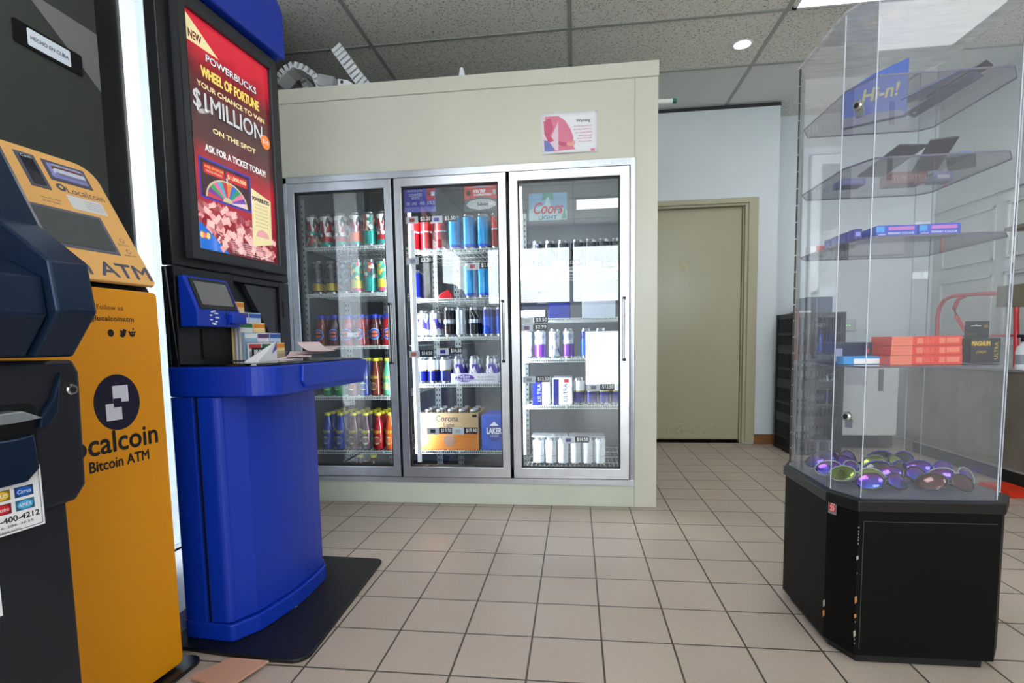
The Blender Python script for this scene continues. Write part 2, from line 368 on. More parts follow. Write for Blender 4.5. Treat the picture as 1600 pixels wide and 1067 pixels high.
struct(box('trim_4', XN, 1.611, YB-.012, YB, ZC-.03, ZC-.006, mat('dark_gap', (40, 42, 42), .7)))
struct(box('baseboard_back', DX1+.072, 1.618, YB-.016, YB, 0, .082, wood, bev=.003))
struct(box('threshold', DX0, DX1, YB+.03, YB+.12, 0, .004, black)); bpy.data.objects['threshold'].name = 'trim_5'

# ceiling lights
def troffer(cx, cy, label):
    t = thing('ceiling_light', label, 'light', (cx, cy, ZC-.012))
    x, y = 1.2192/2-.02, .6096/2-.02
    box('diffuser', -x+.02, x-.02, -y+.02, y-.02, -.004, .002, mat('lit_diffuser', (246, 248, 250), .5, emit=6), t)
    f = MB(); 
    for a in ((-x, x, -y, -y+.02), (-x, x, y-.02, y), (-x, -x+.02, -y, y), (x-.02, x, -y, y)): f.box(*a, -.006, .008, mat('light_frame_white', (225, 228, 228), .4))
    f.build('frame', t)
troffer((TRX0+TRX1)/2, (TRY0+TRY1)/2, 'rectangular lit ceiling panel above the clear display case at top right')
for cx, cy, nm in ((-.63, -.03, 'left'), (1.81, -.64, 'right'), (.59, -1.86, 'middle')):
    troffer(cx, cy, f'rectangular lit ceiling panel behind the camera, {nm} one')
t = thing('downlight', 'small round recessed downlight shining in the ceiling tile', 'light', (DL[0], DL[1], ZC))
MB().lathe([(.062, -.003), (.060, -.007), (.050, -.008), (.048, -.003)], white, n=32).build('trim_ring', t)
MB().lathe([(.048, -.006), (.047, -.0085)], mat('downlight_glow', (255, 255, 255), .5, emit=9), n=32).build('lamp', t)
#@@PART2

# ------------------------------------------------------------------ walk-in cooler
CY0 = 2.79
BAYS = [(-1.60, -.955), (-.945, -.345), (-.335, .29)]
SHZ = [[1.441, 1.177, .876, .582, .262], [1.400, 1.132, .917, .652, .267], [1.280, 1.007, .785, .525, .184]]
SHY0, SHY1 = 2.935, 3.50
ck = thing('walk_in_cooler', 'large cream walk-in cooler with three glass doors', 'cooler', (0, 0, 0))
b = MB()
b.box(XL+.002, .298, CY0, CY0+.06, 1.775, 2.17, cream).box(XL+.002, -1.565, CY0, CY0+.06, .13, 1.775, cream)
b.box(.298, .411, CY0, CY0+.06, 0.002, 2.17, cream); b.box(XL+.002, .298, CY0, CY0+.06, .002, .13, cream_low)
b.build('front_panel', ck)
b = MB(); b.box(XL+.002, .414, CY0-.006, CY0+.06, 2.172, 2.245, cream); b.build('top_fascia', ck, bev=.002)
b = MB(); b.box(.335, .411, CY0+.06, 4.5, .002, 2.17, cream); b.box(XL+.002, .411, CY0+.06, 4.5, 2.17, 2.238, cream)
b.box(XL+.002, -1.6, CY0+.06, 3.8, .002, 2.17, mat('cooler_inside_dark', (92, 96, 102), .5)); b.build('cabinet', ck)
b = MB(); ins = mat('cooler_inside', (108, 112, 120), .5)
b.box(-1.6, .335, 3.8, 3.82, .002, 2.17, ins).box(-1.6, .335, CY0+.06, 3.8, .002, .006, mat('cooler_floor', (60, 62, 66), .6)); b.build('back_wall', ck)
b = MB(); b.box(.2970, .2995, CY0-.0015, CY0, .005, 2.17, mat('seam_line', (160, 162, 150), .6)); b.box(XL+.002, .411, CY0-.001, CY0+.001, 2.168, 2.173, mat('seam_line', (160, 162, 150), .6)); b.build('panel_seam', ck)
b = MB()
b.box(-1.58, .297, CY0-.012, CY0, 1.752, 1.785, steel).box(-1.58, .297, CY0-.012, CY0, .123, .150, steel)
b.box(-1.58, -1.548, CY0-.012, CY0+.03, .123, 1.785, steel).box(.275, .297, CY0-.012, CY0+.03, .123, 1.785, steel)
b.build('door_surround', ck, bev=.002)
b = MB()
b.box(-1.55, .278, CY0+.004, CY0+.05, 1.71, 1.756, gasket).box(-1.55, .278, CY0+.004, CY0+.05, .148, .20, gasket)
for a, c2 in ((-1.552, -1.505), (-.985, -.915), (-.375, -.305), (.235, .278)): b.box(a, c2, CY0+.004, CY0+.05, .15, 1.755, gasket)
b.build('mullions', ck)
DOORS = [(-1.535, -.957, -1.495, -.998, steel), (-.943, -.350, -.902, -.392, steel2), (-.334, .270, -.290, .222, steel2)]
for i, (x0, x1, g0, g1, mt) in enumerate(DOORS):
    f = MB(); z0, z1, q0, q1 = .157, 1.745, .214, 1.698
    y0, y1 = CY0-.034, CY0+.002
    # mitred frame
    for P in ([(x0, z0), (x1, z0), (g1, q0), (g0, q0)], [(x1, z0), (x1, z1), (g1, q1), (g1, q0)], [(x1, z1), (x0, z1), (g0, q1), (g1, q1)], [(x0, z1), (x0, z0), (g0, q0), (g0, q1)]):
        f.prism(P, y0, y1, mt, 'xz')
    fo = f.build('glass_door', ck, bev=.003)
    f = MB()
    for a in ((g0-.001, g1+.001, q0-.001, q0+.006), (g0-.001, g1+.001, q1-.006, q1+.001), (g0-.001, g0+.006, q0, q1), (g1-.006, g1+.001, q0, q1)): f.box(a[0], a[1], y0+.008, y1-.004, a[2], a[3], gasket)
    f.build('glass_seal', fo)
    box('glass_pane', g0+.004, g1-.004, y0+.016, y0+.024, q0+.004, q1-.004, doorglass, fo)
    h = MB(); hx = x1-.028
    h.box(hx-.008, hx+.010, y0-.006, y0+.001, .775, 1.10, mat('handle_recess', (30, 30, 34), .4)); h.box(hx-.006, hx-.001, y0-.022, y0-.016, .785, 1.09, steel2); h.box(hx+.003, hx+.009, y0-.016, y0-.004, .785, 1.09, chrome)
    h.box(hx-.006, hx+.008, y0-.022, y0, .775, .79, black).box(hx-.006, hx+.008, y0-.022, y0, 1.085, 1.10, black)
    h.build('handle', fo, bev=.001)
def slotted(b, x, y, z0, z1, m):
    b.box(x-.02, x+.02, y, y+.012, z0, z1, m)
    z = z0+.02
    while z < z1-.02:
        for q in (-.009, .009): b.box(x+q-.0035, x+q+.0035, y-.0006, y+.0002, z, z+.014, gasket)
        z += .035
pm = mat('shelf_post_grey', (182, 192, 194), .4, .3)
for x, y, sl in ((-1.575, 2.965, 1), (-1.575, 3.55, 1), (-1.30, 3.56, 1), (-.95, 3.56, 1), (-.80, 3.56, 1), (-.34, 3.56, 1), (.28, 3.3, 1)):
    b = MB(); slotted(b, x, y, .006, 1.72, pm); b.build('shelf_post', ck)
wire = mat('white_shelf_wire', (206, 212, 208), .4)
for bi, (bx0, bx1) in enumerate(BAYS):
    sx0, sx1 = bx0+.055, bx1-.012
    for k, z in enumerate(SHZ[bi]):
        b = MB()
        b.box(sx0, sx1, SHY0, SHY0+.004, z-.004, z, wire).box(sx0, sx1, SHY0, SHY0+.004, z-.020, z-.016, wire)
        n = int((sx1-sx0)/.012)
        for j in range(n+1):
            x = sx0+j*(sx1-sx0)/n
            b.box(x-.0012, x+.0012, SHY0-.001, SHY0+.003, z-.018, z-.001, wire)
            if j % 2 == 0: b.box(x-.0015, x+.0015, SHY0, SHY1, z-.005, z-.002, wire)
        for y in (3.05, 3.2, 3.35, SHY1-.004): b.box(sx0, sx1, y, y+.004, z-.009, z-.005, wire)
        for q in range(3): b.box(sx0+.02+q*.2, sx0+.024+q*.2+.002, SHY0-.002, SHY0+.002, z-.02, z, wire)
        b.build('wire_shelf', ck)
    if bi: MB().tube([(bx0+.046, 2.875, .26), (bx0+.046, 2.875, 1.70)], .010, led, 12).build('light_tube', ck)
MB().tube([(.245, 2.88, .26), (.245, 2.88, 1.70)], .008, led, 12).build('light_tube', ck)
b = MB()
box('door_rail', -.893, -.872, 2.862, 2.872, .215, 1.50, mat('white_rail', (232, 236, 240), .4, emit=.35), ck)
for bi, pw in ((1, 9), (2, 12)):
    x0, x1 = BAYS[bi]
    area('cooler_light', (x0+.045, 2.90, .98), (0, -PI/2, .5), 1.4, .03, pw, color=(.85, .93, 1))
area('cooler_light', (-1.0, 2.90, .98), (0, PI/2, -.5), 1.4, .03, 3.0, color=(.85, .93, 1))

# --- what is inside
rim = mat('can_rim', (190, 194, 200), .25, 1)
CANS = {}
def can_proto(kind):
    """returns list of (name, MB) parts for a can of this kind"""
    r, h, bands, cat = kind
    b = MB(); prof = [(r*.80, 0), (r*.86, .004), (r, .012)]; ms = [rim, rim]
    z0, z1 = .012, h-.016
    for f, mm in bands:
        prof.append((r, z0+(z1-z0)*f)); ms.append(mm)
    prof += [(r*.84, h-.004), (r*.86, h-.001), (r*.80, h), (r*.76, h-.003)]; ms += [rim]*4
    b.lathe(prof, None, n=22, mats=ms)
    return b
red, dkred = mat('can_red', (178, 30, 36), .3, .3), mat('can_dark_red', (130, 16, 26), .3, .3)
A1 = art('can_art_check', [(226, 222, 210), (170, 26, 44), (26, 60, 70), (210, 200, 190), (236, 232, 226), (120, 30, 50)], (70, 70, 34))
A2 = art('can_art_tea', [(222, 224, 214), (180, 60, 60), (30, 120, 110), (200, 190, 150), (60, 60, 80)], (60, 60, 45), w=3)
A3 = art('can_art_dark', [(16, 18, 24), (40, 44, 52), (90, 96, 108), (18, 18, 20), (20, 20, 28)], (45, 45, 60), w=5)
A4 = art('can_art_fruit', [(30, 150, 120), (120, 190, 150), (230, 200, 80), (200, 60, 90), (60, 130, 110), (210, 230, 200)], (60, 60, 40), w=8)
A5 = art('can_art_silver', [(190, 196, 206), (150, 158, 172), (60, 80, 150), (214, 218, 226), (200, 204, 212)], (40, 40, 30), w=2)
teal, green, gold = mat('can_teal', (20, 150, 140), .3, .3), mat('can_green', (34, 130, 80), .3), mat('can_gold', (176, 150, 40), .35)
cyan, cblue, cdb = mat('can_cyan', (24, 150, 214), .28, .3), mat('can_blue', (14, 70, 190), .28, .4), mat('can_dark_blue', (16, 26, 110), .28, .4)
silv, cblk, cwht, orng = mat('can_silver', (196, 202, 212), .25, .7), mat('can_black', (14, 16, 24), .25), mat('can_white', (226, 230, 236), .3), mat('can_orange', (226, 110, 40), .3)
purp, pink, yel = mat('can_purple', (96, 34, 150), .3, .3), mat('can_pink', (214, 70, 110), .3), mat('cap_yellow', (214, 208, 50), .4)
RT, HT = .0355, .190
K = {
 'checked': (RT, HT, [(.42, A2), (.5, teal), (1, A1)], 'tall red checked can'),
 'tea': (RT, HT, [(.12, teal), (.30, red), (1, A1)], 'tall scribble-art can'),
 'peach': (RT, HT, [(.10, teal), (.42, orng), (1, A1)], 'tall orange-banded can'),
 'mint': (RT, HT, [(.45, teal), (1, A2)], 'tall mint green can'),
 'black_gold': (.033, HT, [(.05, cblk), (.30, gold), (1, A3)], 'tall black and gold can'),
 'black_art': (.033, HT, [(.12, cblk), (1, A3)], 'tall black portrait can'),
 'fruit': (RT, HT, [(.10, pink), (.38, yel), (1, A4)], 'tall green fruit-art can'),
 'red': (.036, .19, [(.55, dkred), (.6, silv), (1, red)], 'tall dark red can'),
 'cyan': (.036, .19, [(.10, cblue), (1, cyan)], 'tall light blue can'),
 'deep_blue': (.035, .165, [(1, cdb)], 'dark blue can'),
 'white_blue': (.034, .150, [(.25, cwht), (.75, art('can_art_ribbon', [(230, 232, 240), (60, 50, 150), (240, 240, 244), (90, 70, 170)], (60, 60, 30), w=4)), (1, silv)], 'white ribbon-art can'),
 'black_beer': (.0335, .165, [(.45, cblk), (.62, silv), (1, cblk)], 'black silver-banded can'),
 'silver': (.034, .165, [(1, silv)], 'plain silver can'),
 'blue_beer': (.034, .165, [(.2, cblue), (.7, cblue), (1, cdb)], 'bright blue beer can'),
 'white_navy': (.0325, .150, [(.5, cdb), (.55, gold), (1, cwht)], 'navy and white can'),
 'purple_silver': (.0315, .165, [(.5, purp), (1, A5)], 'purple and silver can'),
 'silver_art': (.032, .165, [(1, A5)], 'silver can with blue print'),
 'white_red': (.0325, .155, [(.3, cwht), (.7, art('can_art_red_word', [(232, 234, 238), (226, 228, 234), (190, 50, 60), (230, 232, 238), (236, 238, 240)], (22, 22, 70), w=6)), (1, cwht)], 'white red-lettered can'),
 'grey_top': (.033, .150, [(.6, cblk), (1, A3)], 'dark grey-shouldered can'),
}
def can(kind, x, y, z, lab, group, rot=0):
    if kind in CANS:
        o = CANS[kind].copy(); COL.objects.link(o)
    else:
        o = can_proto(K[kind]).build('drink_can'); CANS[kind] = o
    o.location = (x, y, z+.0005); o.rotation_euler = (0, 0, rot)
    tag(o, lab, 'can', group)
    return o
BOT = {}
GL = {'amber': (120, 50, 26), 'brown': (70, 24, 22), 'red': (150, 20, 24), 'blue': (16, 50, 150), 'green': (24, 130, 70), 'orange': (196, 80, 26), 'purple': (70, 20, 50), 'pink': (176, 40, 50), 'pale': (90, 170, 130)}
def bottle(style, colr, x, y, z, lab, group):
    key = (style, colr)
    if key in BOT: o = copytree(BOT[key])
    else:
        lm = mat('drink_'+colr, GL[colr], .12, coat=.6)
        b = MB()
        if style == 'round':    # vitamin drink: wide shoulders, blue cap, round blue label
            b.lathe([(.028, 0), (.034, .006), (.034, .105), (.031, .125), (.022, .150), (.019, .160)], lm, n=20)
            o = b.build('drink_bottle')
            MB().lathe([(.0205, .158), (.0205, .176), (.018, .179)], mat('cap_blue', (22, 50, 170), .35), n=20).build('cap', o)
            l = MB()
            def pat(aw, z0, z1, mm, rr, el=True):
                n = 10
                vs = []
                for i in range(n+1):
                    t = -1+2*i/n; hh = (math.sqrt(max(0, 1-t*t)) if el else 1)*(z1-z0)/2; a = -PI/2+t*aw
                    vs += [(rr*math.cos(a), rr*math.sin(a), (z0+z1)/2-hh), (rr*math.cos(a), rr*math.sin(a), (z0+z1)/2+hh)]
                l.add(vs, [(2*i, 2*i+2, 2*i+3, 2*i+1) for i in range(n)], mm)
            pat(1.0, .034, .098, mat('label_sky', (120, 170, 222), .4), .0344); pat(.92, .038, .094, mat('label_blue', (20, 70, 160), .4), .0347); pat(.62, .048, .084, mat('label_orange', (222, 104, 60), .4), .0350)
            pat(.78, .062, .070, ink, .0353, False)
            l.build('label', o)
        else:                   # lemonade: long neck, yellow cap, yellow script and a pale round emblem
            b.lathe([(.026, 0), (.031, .005), (.031, .115), (.027, .140), (.017, .180), (.0155, .205)], lm, n=20)
            o = b.build('drink_bottle')
            MB().lathe([(.0185, .202), (.0185, .216), (.016, .219)], yel, n=20).build('cap', o)
            l = MB()
            def curve_text(s, zc, hgt, aw, mm, rr):
                v, f = text_mesh(s); l.add([(rr*math.cos(-PI/2+(a-.5)*2*aw), rr*math.sin(-PI/2+(a-.5)*2*aw), zc+(q-.5)*hgt) for a, q in v], f, mm)
            curve_text('Calypso', .108, .028, .95, mat('script_yellow', (226, 214, 70), .4), .0316)
            for rr, rad, mm in ((.0313, .024, mat('emblem_pale', (196, 208, 140), .4)), (.0316, .016, mat('emblem_'+colr, tuple(min(255, int(v*.8+60)) for v in GL[colr]), .4))):
                l.add([(0, -rr, .056)]+[(rr*math.sin(rad*math.cos(t)/rr), -rr*math.cos(rad*math.cos(t)/rr), .056+rad*math.sin(t)) for t in [2*PI*i/16 for i in range(16)]], [(0, i+1, (i+1) % 16+1) for i in range(16)], mm)
            l.build('label', o)
        BOT[key] = o
    o.location = (x, y, z+.0005); o.rotation_euler = (0, 0, random.uniform(-.35, .35)); tag(o, lab, 'bottle', group)
    return o
def P(px, py, y=2.985): return at(px, py, 1, y).x
DN = ['left', 'middle', 'right']; SN = ['top', 'second', 'third', 'fourth', 'bottom']
def row(bay, sh, items, grp, y0=2.985, dy=.078, rows=2, x_shift=0):
    """items: (kind, px). Front row as in the photograph, then the rows behind it."""
    z = SHZ[bay][sh]; ns = [0]*9
    for r in range(rows):
        for i, (kind, px) in enumerate(items):
            if r and kind.startswith('!'): continue
            kd = kind.strip('!')
            x = P(px, 500, y0)+x_shift
            pos = f'{ORD[i+1]} from left, {"front" if r == 0 else ORD[r+1]} row, {SN[sh]} shelf, {DN[bay]} cooler door'
            if ':' in kd:
                st, cl = kd.split(':'); nm = {'round': f'{cl} blue-capped bottle', 'lemon': f'{cl} yellow-capped bottle'}[st]
                bottle(st, cl, x, y0+r*dy, z, f'{nm}, {pos}', grp)
            else: can(kd, x, y0+r*dy, z, f'{K[kd][3]}, {pos}', grp, random.uniform(-.6, .6))
row(0, 0, [('checked', 495), ('tea', 517), ('tea', 539), ('peach', 561), ('mint', 583), ('tea', 604)], 'tall cans on the top shelf of the left door', rows=3)
row(0, 1, [('black_gold', 500), ('black_gold', 521), ('black_art', 541), ('fruit', 561), ('mint', 581), ('fruit', 602)], 'tall cans on the second shelf of the left door', rows=2)
row(0, 2, [('round:amber', 502), ('round:brown', 522), ('round:red', 543), ('round:red', 564), ('round:brown', 585), ('round:red', 606)], 'blue-capped bottles on the third shelf of the left door', rows=3, dy=.075)
row(0, 3, [('lemon:green', 508), ('lemon:green', 527), ('lemon:amber', 547), ('lemon:blue', 566), ('lemon:amber', 584), ('lemon:pale', 603)], 'yellow-capped bottles on the fourth shelf of the left door', rows=2, dy=.07)
row(0, 4, [('lemon:blue', 505), ('lemon:blue', 525), ('lemon:purple', 546), ('lemon:purple', 565), ('lemon:red', 585), ('lemon:orange', 604)], 'yellow-capped bottles on the bottom shelf of the left door', rows=4, dy=.07)
row(1, 0, [('red', 651), ('red', 671), ('red', 693), ('cyan', 714), ('cyan', 736), ('cyan', 758), ('red', 779)], 'tall cans on the top shelf of the middle door', rows=2)
row(1, 1, [('deep_blue', 651), ('!cyan', 736), ('!cyan', 757), ('!cyan', 779)], 'cans on the second shelf of the middle door', rows=2)
row(1, 2, [('white_blue', 661), ('white_blue', 681), ('black_beer', 702), ('silver', 721), ('black_beer', 741), ('blue_beer', 763), ('blue_beer', 783)], 'beer cans on the third shelf of the middle door', rows=3)
row(1, 3, [('white_navy', 656), ('white_navy', 675), ('white_navy', 694)], 'cans on the fourth shelf of the middle door', rows=2, dy=.075)
row(2, 0, [('grey_top', 840), ('grey_top', 860), ('grey_top', 880), ('grey_top', 903), ('grey_top', 923), ('grey_top', 943), ('grey_top', 963)], 'dark cans on the top shelf of the right door', rows=1)
row(2, 2, [('silver_art', 822), ('purple_silver', 844), ('silver_art', 866), ('purple_silver', 888), ('blue_beer', 916), ('blue_beer', 938)], 'cans on the third shelf of the right door', rows=1)
row(2, 4, [('white_red', 839), ('white_red', 859), ('white_red', 878), ('white_red', 898), ('white_red', 917), ('white_red', 936)], 'white cans on the bottom shelf of the right door', rows=2, dy=.07)
# two bottle caps of bottles standing on the cooler floor
for px, nm in ((558, 'left'), (579, 'right')):
    x = P(px, 722, 2.95); bottle('lemon', 'brown', x, 3.0, .006, f'yellow cap of a bottle standing below the bottom shelf, {nm} one of two', 'bottles on the cooler floor')
# trays, cases and boxes
def carton(name, x0, x1, y0, y1, z0, z1, m, label, cat='box', bev=.003, group=None):
    cx = (x0+x1)/2
    t = thing(name, label, cat, (cx, (y0+y1)/2, z0+.0006), group=group)
    box('carton', x0-cx, x1-cx, -(y1-y0)/2, (y1-y0)/2, 0, z1-z0, m, t, bev); return t
# white tray of cans on the fourth shelf of the middle door
z = SHZ[1][3]; x0, x1 = P(705, 590, 2.96), P(777, 590, 2.96)
t = thing('beer_tray', 'white cardboard tray holding ribbon-print beer cans, fourth shelf behind middle door', 'tray', ((x0+x1)/2, 3.06, z+.0006)); hw = (x1-x0)/2
tm = mat('tray_card', (222, 222, 230), .5)
bb = MB(); bb.box(-hw, hw, -.105, -.102, 0, .055, tm).box(-hw, hw, .102, .105, 0, .055, tm).box(-hw, -hw+.003, -.102, .102, 0, .055, tm).box(hw-.003, hw, -.102, .102, 0, .055, tm).box(-hw, hw, -.102, .102, 0, .002, tm); bb.build('carton', t)
bb = MB(); bb.flat(ellipse(-hw*.4, .028, .055, .022), -.1055, mat('ribbon_purple', (90, 60, 160), .5)); bb.raw = True
letters(bb, 'Pabst', -hw*.4-.045, -hw*.4+.03, .030, .046, -.106, whiteink, slant=.2); letters(bb, 'Blue Ribbon', -hw*.4-.05, -hw*.4+.045, .012, .028, -.106, whiteink, slant=.2)
letters(bb, 'BLUE RIBBON', hw*.15, hw*.92, .030, .038, -.1056, inkg); letters(bb, 'PABST BLUE RIBBON', hw*.0, hw*.92, .014, .021, -.1056, inkg); bb.build('print', t)
nx = 3
for r in range(2):
    for i in range(nx):
        can('white_blue', (x0+x1)/2-hw+.038+i*(2*hw-.076)/(nx-1), 3.0+r*.09, z+.003, f'ribbon-print can, {ORD[i+1]} from left in {"front" if r==0 else "back"} row of the white tray', 'cans in the white tray')
# bottle case on the bottom shelf of the middle door
z = SHZ[1][4]; x0, x1, zt = P(657, 690, 2.95), P(748, 690, 2.95), z+.225
cm_ = mat('case_tan', (176, 150, 112), .5); co = mat('case_orange', (196, 116, 40), .5)
t = thing('beer_case', 'tan and orange cardboard beer case full of bottles, bottom shelf behind middle door', 'case', ((x0+x1)/2, 3.07, z+.0006)); hw = (x1-x0)/2; H = .215
bb = MB()
for zz0, zz1, mm in ((0, .10, co), (.10, H, cm_)):
    bb.box(-hw, hw, -.12, -.117, zz0, zz1, mm).box(-hw, hw, .117, .12, zz0, zz1, mm).box(-hw, -hw+.003, -.117, .117, zz0, zz1, mm).box(hw-.003, hw, -.117, .117, zz0, zz1, mm)
bb.box(-hw, hw, -.117, .117, 0, .002, co); bb.build('carton', t)
bb = MB(); bb.raw = True
letters(bb, 'Corona', -.075, .055, .165, .200, -.1206, mat('case_ink', (50, 46, 60), .5)); letters(bb, 'Light', -.03, .03, .128, .155, -.1206, mat('case_ink', (50, 46, 60), .5)); bb.flat(ellipse(0, .055, .035, .035), -.1204, mat('case_seal', (150, 120, 96), .5))
bb.box(hw-.035, hw-.008, -.1206, -.1204, .19, .205, ink); bb.build('print', t)
for r in range(3):
    for i in range(5):
        q = MB(); lx, ly = -hw+.036+i*(2*hw-.072)/4, -.078+r*.078
        q.lathe([(.028, .003), (.030, .008), (.030, .14), (.026, .165), (.014, .195), (.013, .222)], mat('beer_bottle_glass', (120, 110, 96), .1, coat=.5), n=14)
        o = q.build('beer_bottle'); o.location = ((x0+x1)/2+lx, 3.07+ly, z+.0006)
        MB().lathe([(.0155, .220), (.0155, .228), (.013, .231)], mat('bottle_cap_silver', (206, 208, 214), .3, .8), n=14).build('cap', o)
        tag(o, f'silver-capped bottle, {ORD[i+1]} from left in {ORD[r+1]} row of the tan case', 'bottle', 'bottles in the tan case')
x0, x1 = P(753, 690, 2.95), P(753, 690, 2.95)+.17
t = carton('beer_box', x0, x1, 2.95, 3.18, z, z+.20, mat('box_royal_blue', (24, 84, 200), .4), 'royal blue beer box with white lettering, bottom shelf behind middle door')
bb = MB(); bb.raw = True; letters(bb, 'LAKER', -.055, .03, .095, .128, -.1165, whiteink, bold=.0012); letters(bb, 'LAGER', -.035, .012, .078, .088, -.1165, whiteink)
bb.flat([(-.04, .14), (-.012, .165), (.016, .14)], -.1164, whiteink); bb.flat(ellipse(-.012, .10, .040, .05), -.1162, mat('box_blue_badge', (14, 60, 160), .4)); letters(bb, '5.5%', .04, .07, .17, .182, -.1165, whiteink); bb.build('print', t)
# red folded pack on the second shelf of the middle door
x0 = P(686, 460, 2.98); t = thing('snack_pack', 'small red crumpled pack on the second shelf behind the middle door', 'pack', (x0+.035, 3.0, SHZ[1][1]+.0006))
bb = MB(); bb.prism([(-.04, 0), (.045, 0), (.04, .03), (.02, .05), (-.01, .038), (-.035, .02)], -.03, .03, red, 'xz'); bb.build('wrapper', t, bev=.004)
# packs behind the right door
def sixpack(x, y, z, n, kind, label, m, w_=None):
    w_ = n*.07
    t = thing('can_pack', label, 'pack', (x, y, z+.0006)); return t
z = SHZ[2][3]; xa = P(832, 620, 2.96)
t = carton('beer_pack', xa, xa+.10, 2.96, 3.16, z, z+.145, cwht, 'white and blue can carton left of its twin, fourth shelf behind right door', 'pack')
bb = MB(); bb.raw = True; bb.flat([(-.05, 0), (.005, 0), (.005, .145), (-.05, .145)], -.1004, cdb); VT = Matrix.Translation((.0, -.1008, .02)) @ Matrix.Rotation(-PI/2, 4, 'Y')
letters(bb, 'ULTRA', .0, .10, 0, .022, 0, silv, M=VT); bb.build('print', t)
xb = xa+.113
t = carton('beer_pack', xb, xb+.11, 2.96, 3.16, z, z+.15, cwht, 'white and blue can carton right of its twin, fourth shelf behind right door', 'pack')
bb = MB(); bb.raw = True; bb.flat([(-.05, 0), (-.02, 0), (-.02, .145), (-.05, .145)], -.1004, cdb); VT = Matrix.Translation((.028, -.1008, .02)) @ Matrix.Rotation(-PI/2, 4, 'Y')
letters(bb, 'ULTRA', .0, .10, 0, .022, 0, cdb, M=VT); bb.flat([(.01, .125), (.035, .125), (.035, .145), (.01, .145)], -.1006, red); bb.build('print', t)
for i in range(4):
    can('grey_top' if i < 0 else 'white_navy', P(905+i*19.5, 620, 2.985), 2.995, z, f'white-topped navy can, {ORD[i+1]} from left on the fourth shelf, right cooler door', 'navy cans on the fourth shelf of the right door')
xw0, xw1 = P(893, 620, 2.95), P(893, 620, 2.95)+.30
# shrink wrap lids over the white cans on the bottom shelf
z = SHZ[2][4]; 
for i, (a, c2) in enumerate(((831, 887), (889, 945))):
    xa, xb = P(a, 700, 2.985), P(c2, 700, 2.985)
    t = thing('can_ring_lid', f'thin plastic carrier lid over white cans, {"left" if i == 0 else "right"} one, right cooler door', 'carrier', ((xa+xb)/2, 3.02, z+.157))
    MB().prism(rrect(-(xb-xa)/2, (xb-xa)/2, -.065, .065, .02), 0, .006, clear('shrink_wrap', .06, .35, hazecol=(.8, .84, .88)) if i == 0 else MATS['shrink_wrap'], 'xy').build('sheet', t)
# second shelf of the right door: trays and dark boxes seen through the reflections
z = SHZ[2][1]
for i, (a, c2, h, mm, lb) in enumerate(((857, 891, .085, cdb, 'dark blue carton in the middle of the second shelf behind right door'), (910, 962, .13, mat('pale_carton', (178, 184, 196), .5), 'pale grey carton at the right of the second shelf behind right door'), (818, 852, .12, silv, 'silver carton at the left of the second shelf behind right door'))):
    xa, xb = P(a, 480, 2.97), P(c2, 480, 2.97); carton('drink_carton', xa, xb, 2.975, 3.15, z, z+h, mm, lb)

# --- stickers and price tags on the glass
GY = CY0-.034+.016     # outer face of the panes; stickers sit just behind the inner face
IY = CY0-.034+.024
def tagcard(px, py, s, bay, label, wpx=41, icon=(90, 80, 160)):
    p0 = at(px, py, 1, IY+.002); w_ = wpx/ (FPX/2.86); h = .036
    t = thing('price_tag', label, 'price tag', (p0.x, IY+.0012, p0.z))
    box('card', 0, w_*.47, 0, .0012, -h*.55, h*.45, mat('tag_white', (232, 234, 240), .5), t)
    bb = MB(); bb.raw = True; bb.flat(rrect(w_*.14, w_*.34, -h*.32, h*.22, .003), -.0004, mat('tag_icon_%d_%d_%d' % icon, icon, .5)); bb.build('brand_mark', t)
    box('price_strip', w_*.48, w_, 0, .0012, -h*.42, h*.5, mat('tag_black', (28, 26, 34), .4), t)
    text('price', s, w_*.56, w_*.96, -h*.26, h*.34, -.0006, mat('tag_price_ink', (240, 240, 240), .5, emit=.15), t, bold=.0004)
for a in [(634, 344, '$3.20', 1, 'red', (200, 80, 90)), (672, 343, '$3.50', 1, 'blue', (60, 70, 170)), (635, 408, '$3.20', 1, 'second', (170, 170, 190)), (729, 416, '$1.00', 1, '', (190, 60, 80)),
          (637, 553, '$14.50', 1, '', (214, 120, 90)), (682, 549, '$14.50', 1, '', (80, 60, 160)), (667, 673, '$13.50', 1, '', (60, 60, 70)), (706, 673, '$15.50', 1, '', (200, 205, 214)),
          (812, 413, '$12.50', 2, '', (170, 174, 184)), (863, 412, '$12.50', 2, '', (180, 174, 184)), (919, 415, '$12.50', 2, '', (120, 120, 140)), (814, 501, '$3.50', 2, '', (206, 206, 206)), (813, 512, '$2.99', 2, '', (120, 70, 130)),
          (817, 593, '$12.50', 2, '', (150, 160, 180)), (917, 605, '$12.50', 2, '', (110, 120, 140)), (878, 687, '$14.50', 2, '', (70, 70, 150))]:
    pos = {634: 'upper left corner of the middle cooler door under the purple sign', 672: 'middle cooler door, right of the one below the purple sign', 635: 'left edge of the middle cooler door at the second shelf', 729: 'middle cooler door, above the lone light blue cans',
           637: 'left edge of the middle cooler door above the navy cans', 682: 'middle cooler door above the white can tray', 667: 'left one on the tan beer case in the middle door', 706: 'right one on the tan beer case in the middle door',
           812: 'leftmost of three below the top cans of the right door', 863: 'middle of three below the top cans of the right door', 919: 'rightmost of three below the top cans of the right door', 814: 'upper of the pair under the grey beer sign, right door',
           813: 'lower of the pair under the grey beer sign, right door', 817: 'right cooler door, on the white and blue cartons', 917: 'right cooler door, on the wrapped navy cans', 878: 'right cooler door, above the white cans at the bottom'}[a[0]]
    tagcard(a[0], a[1], a[2], a[3], f'{a[2]} price tag, {pos}', icon=a[5])
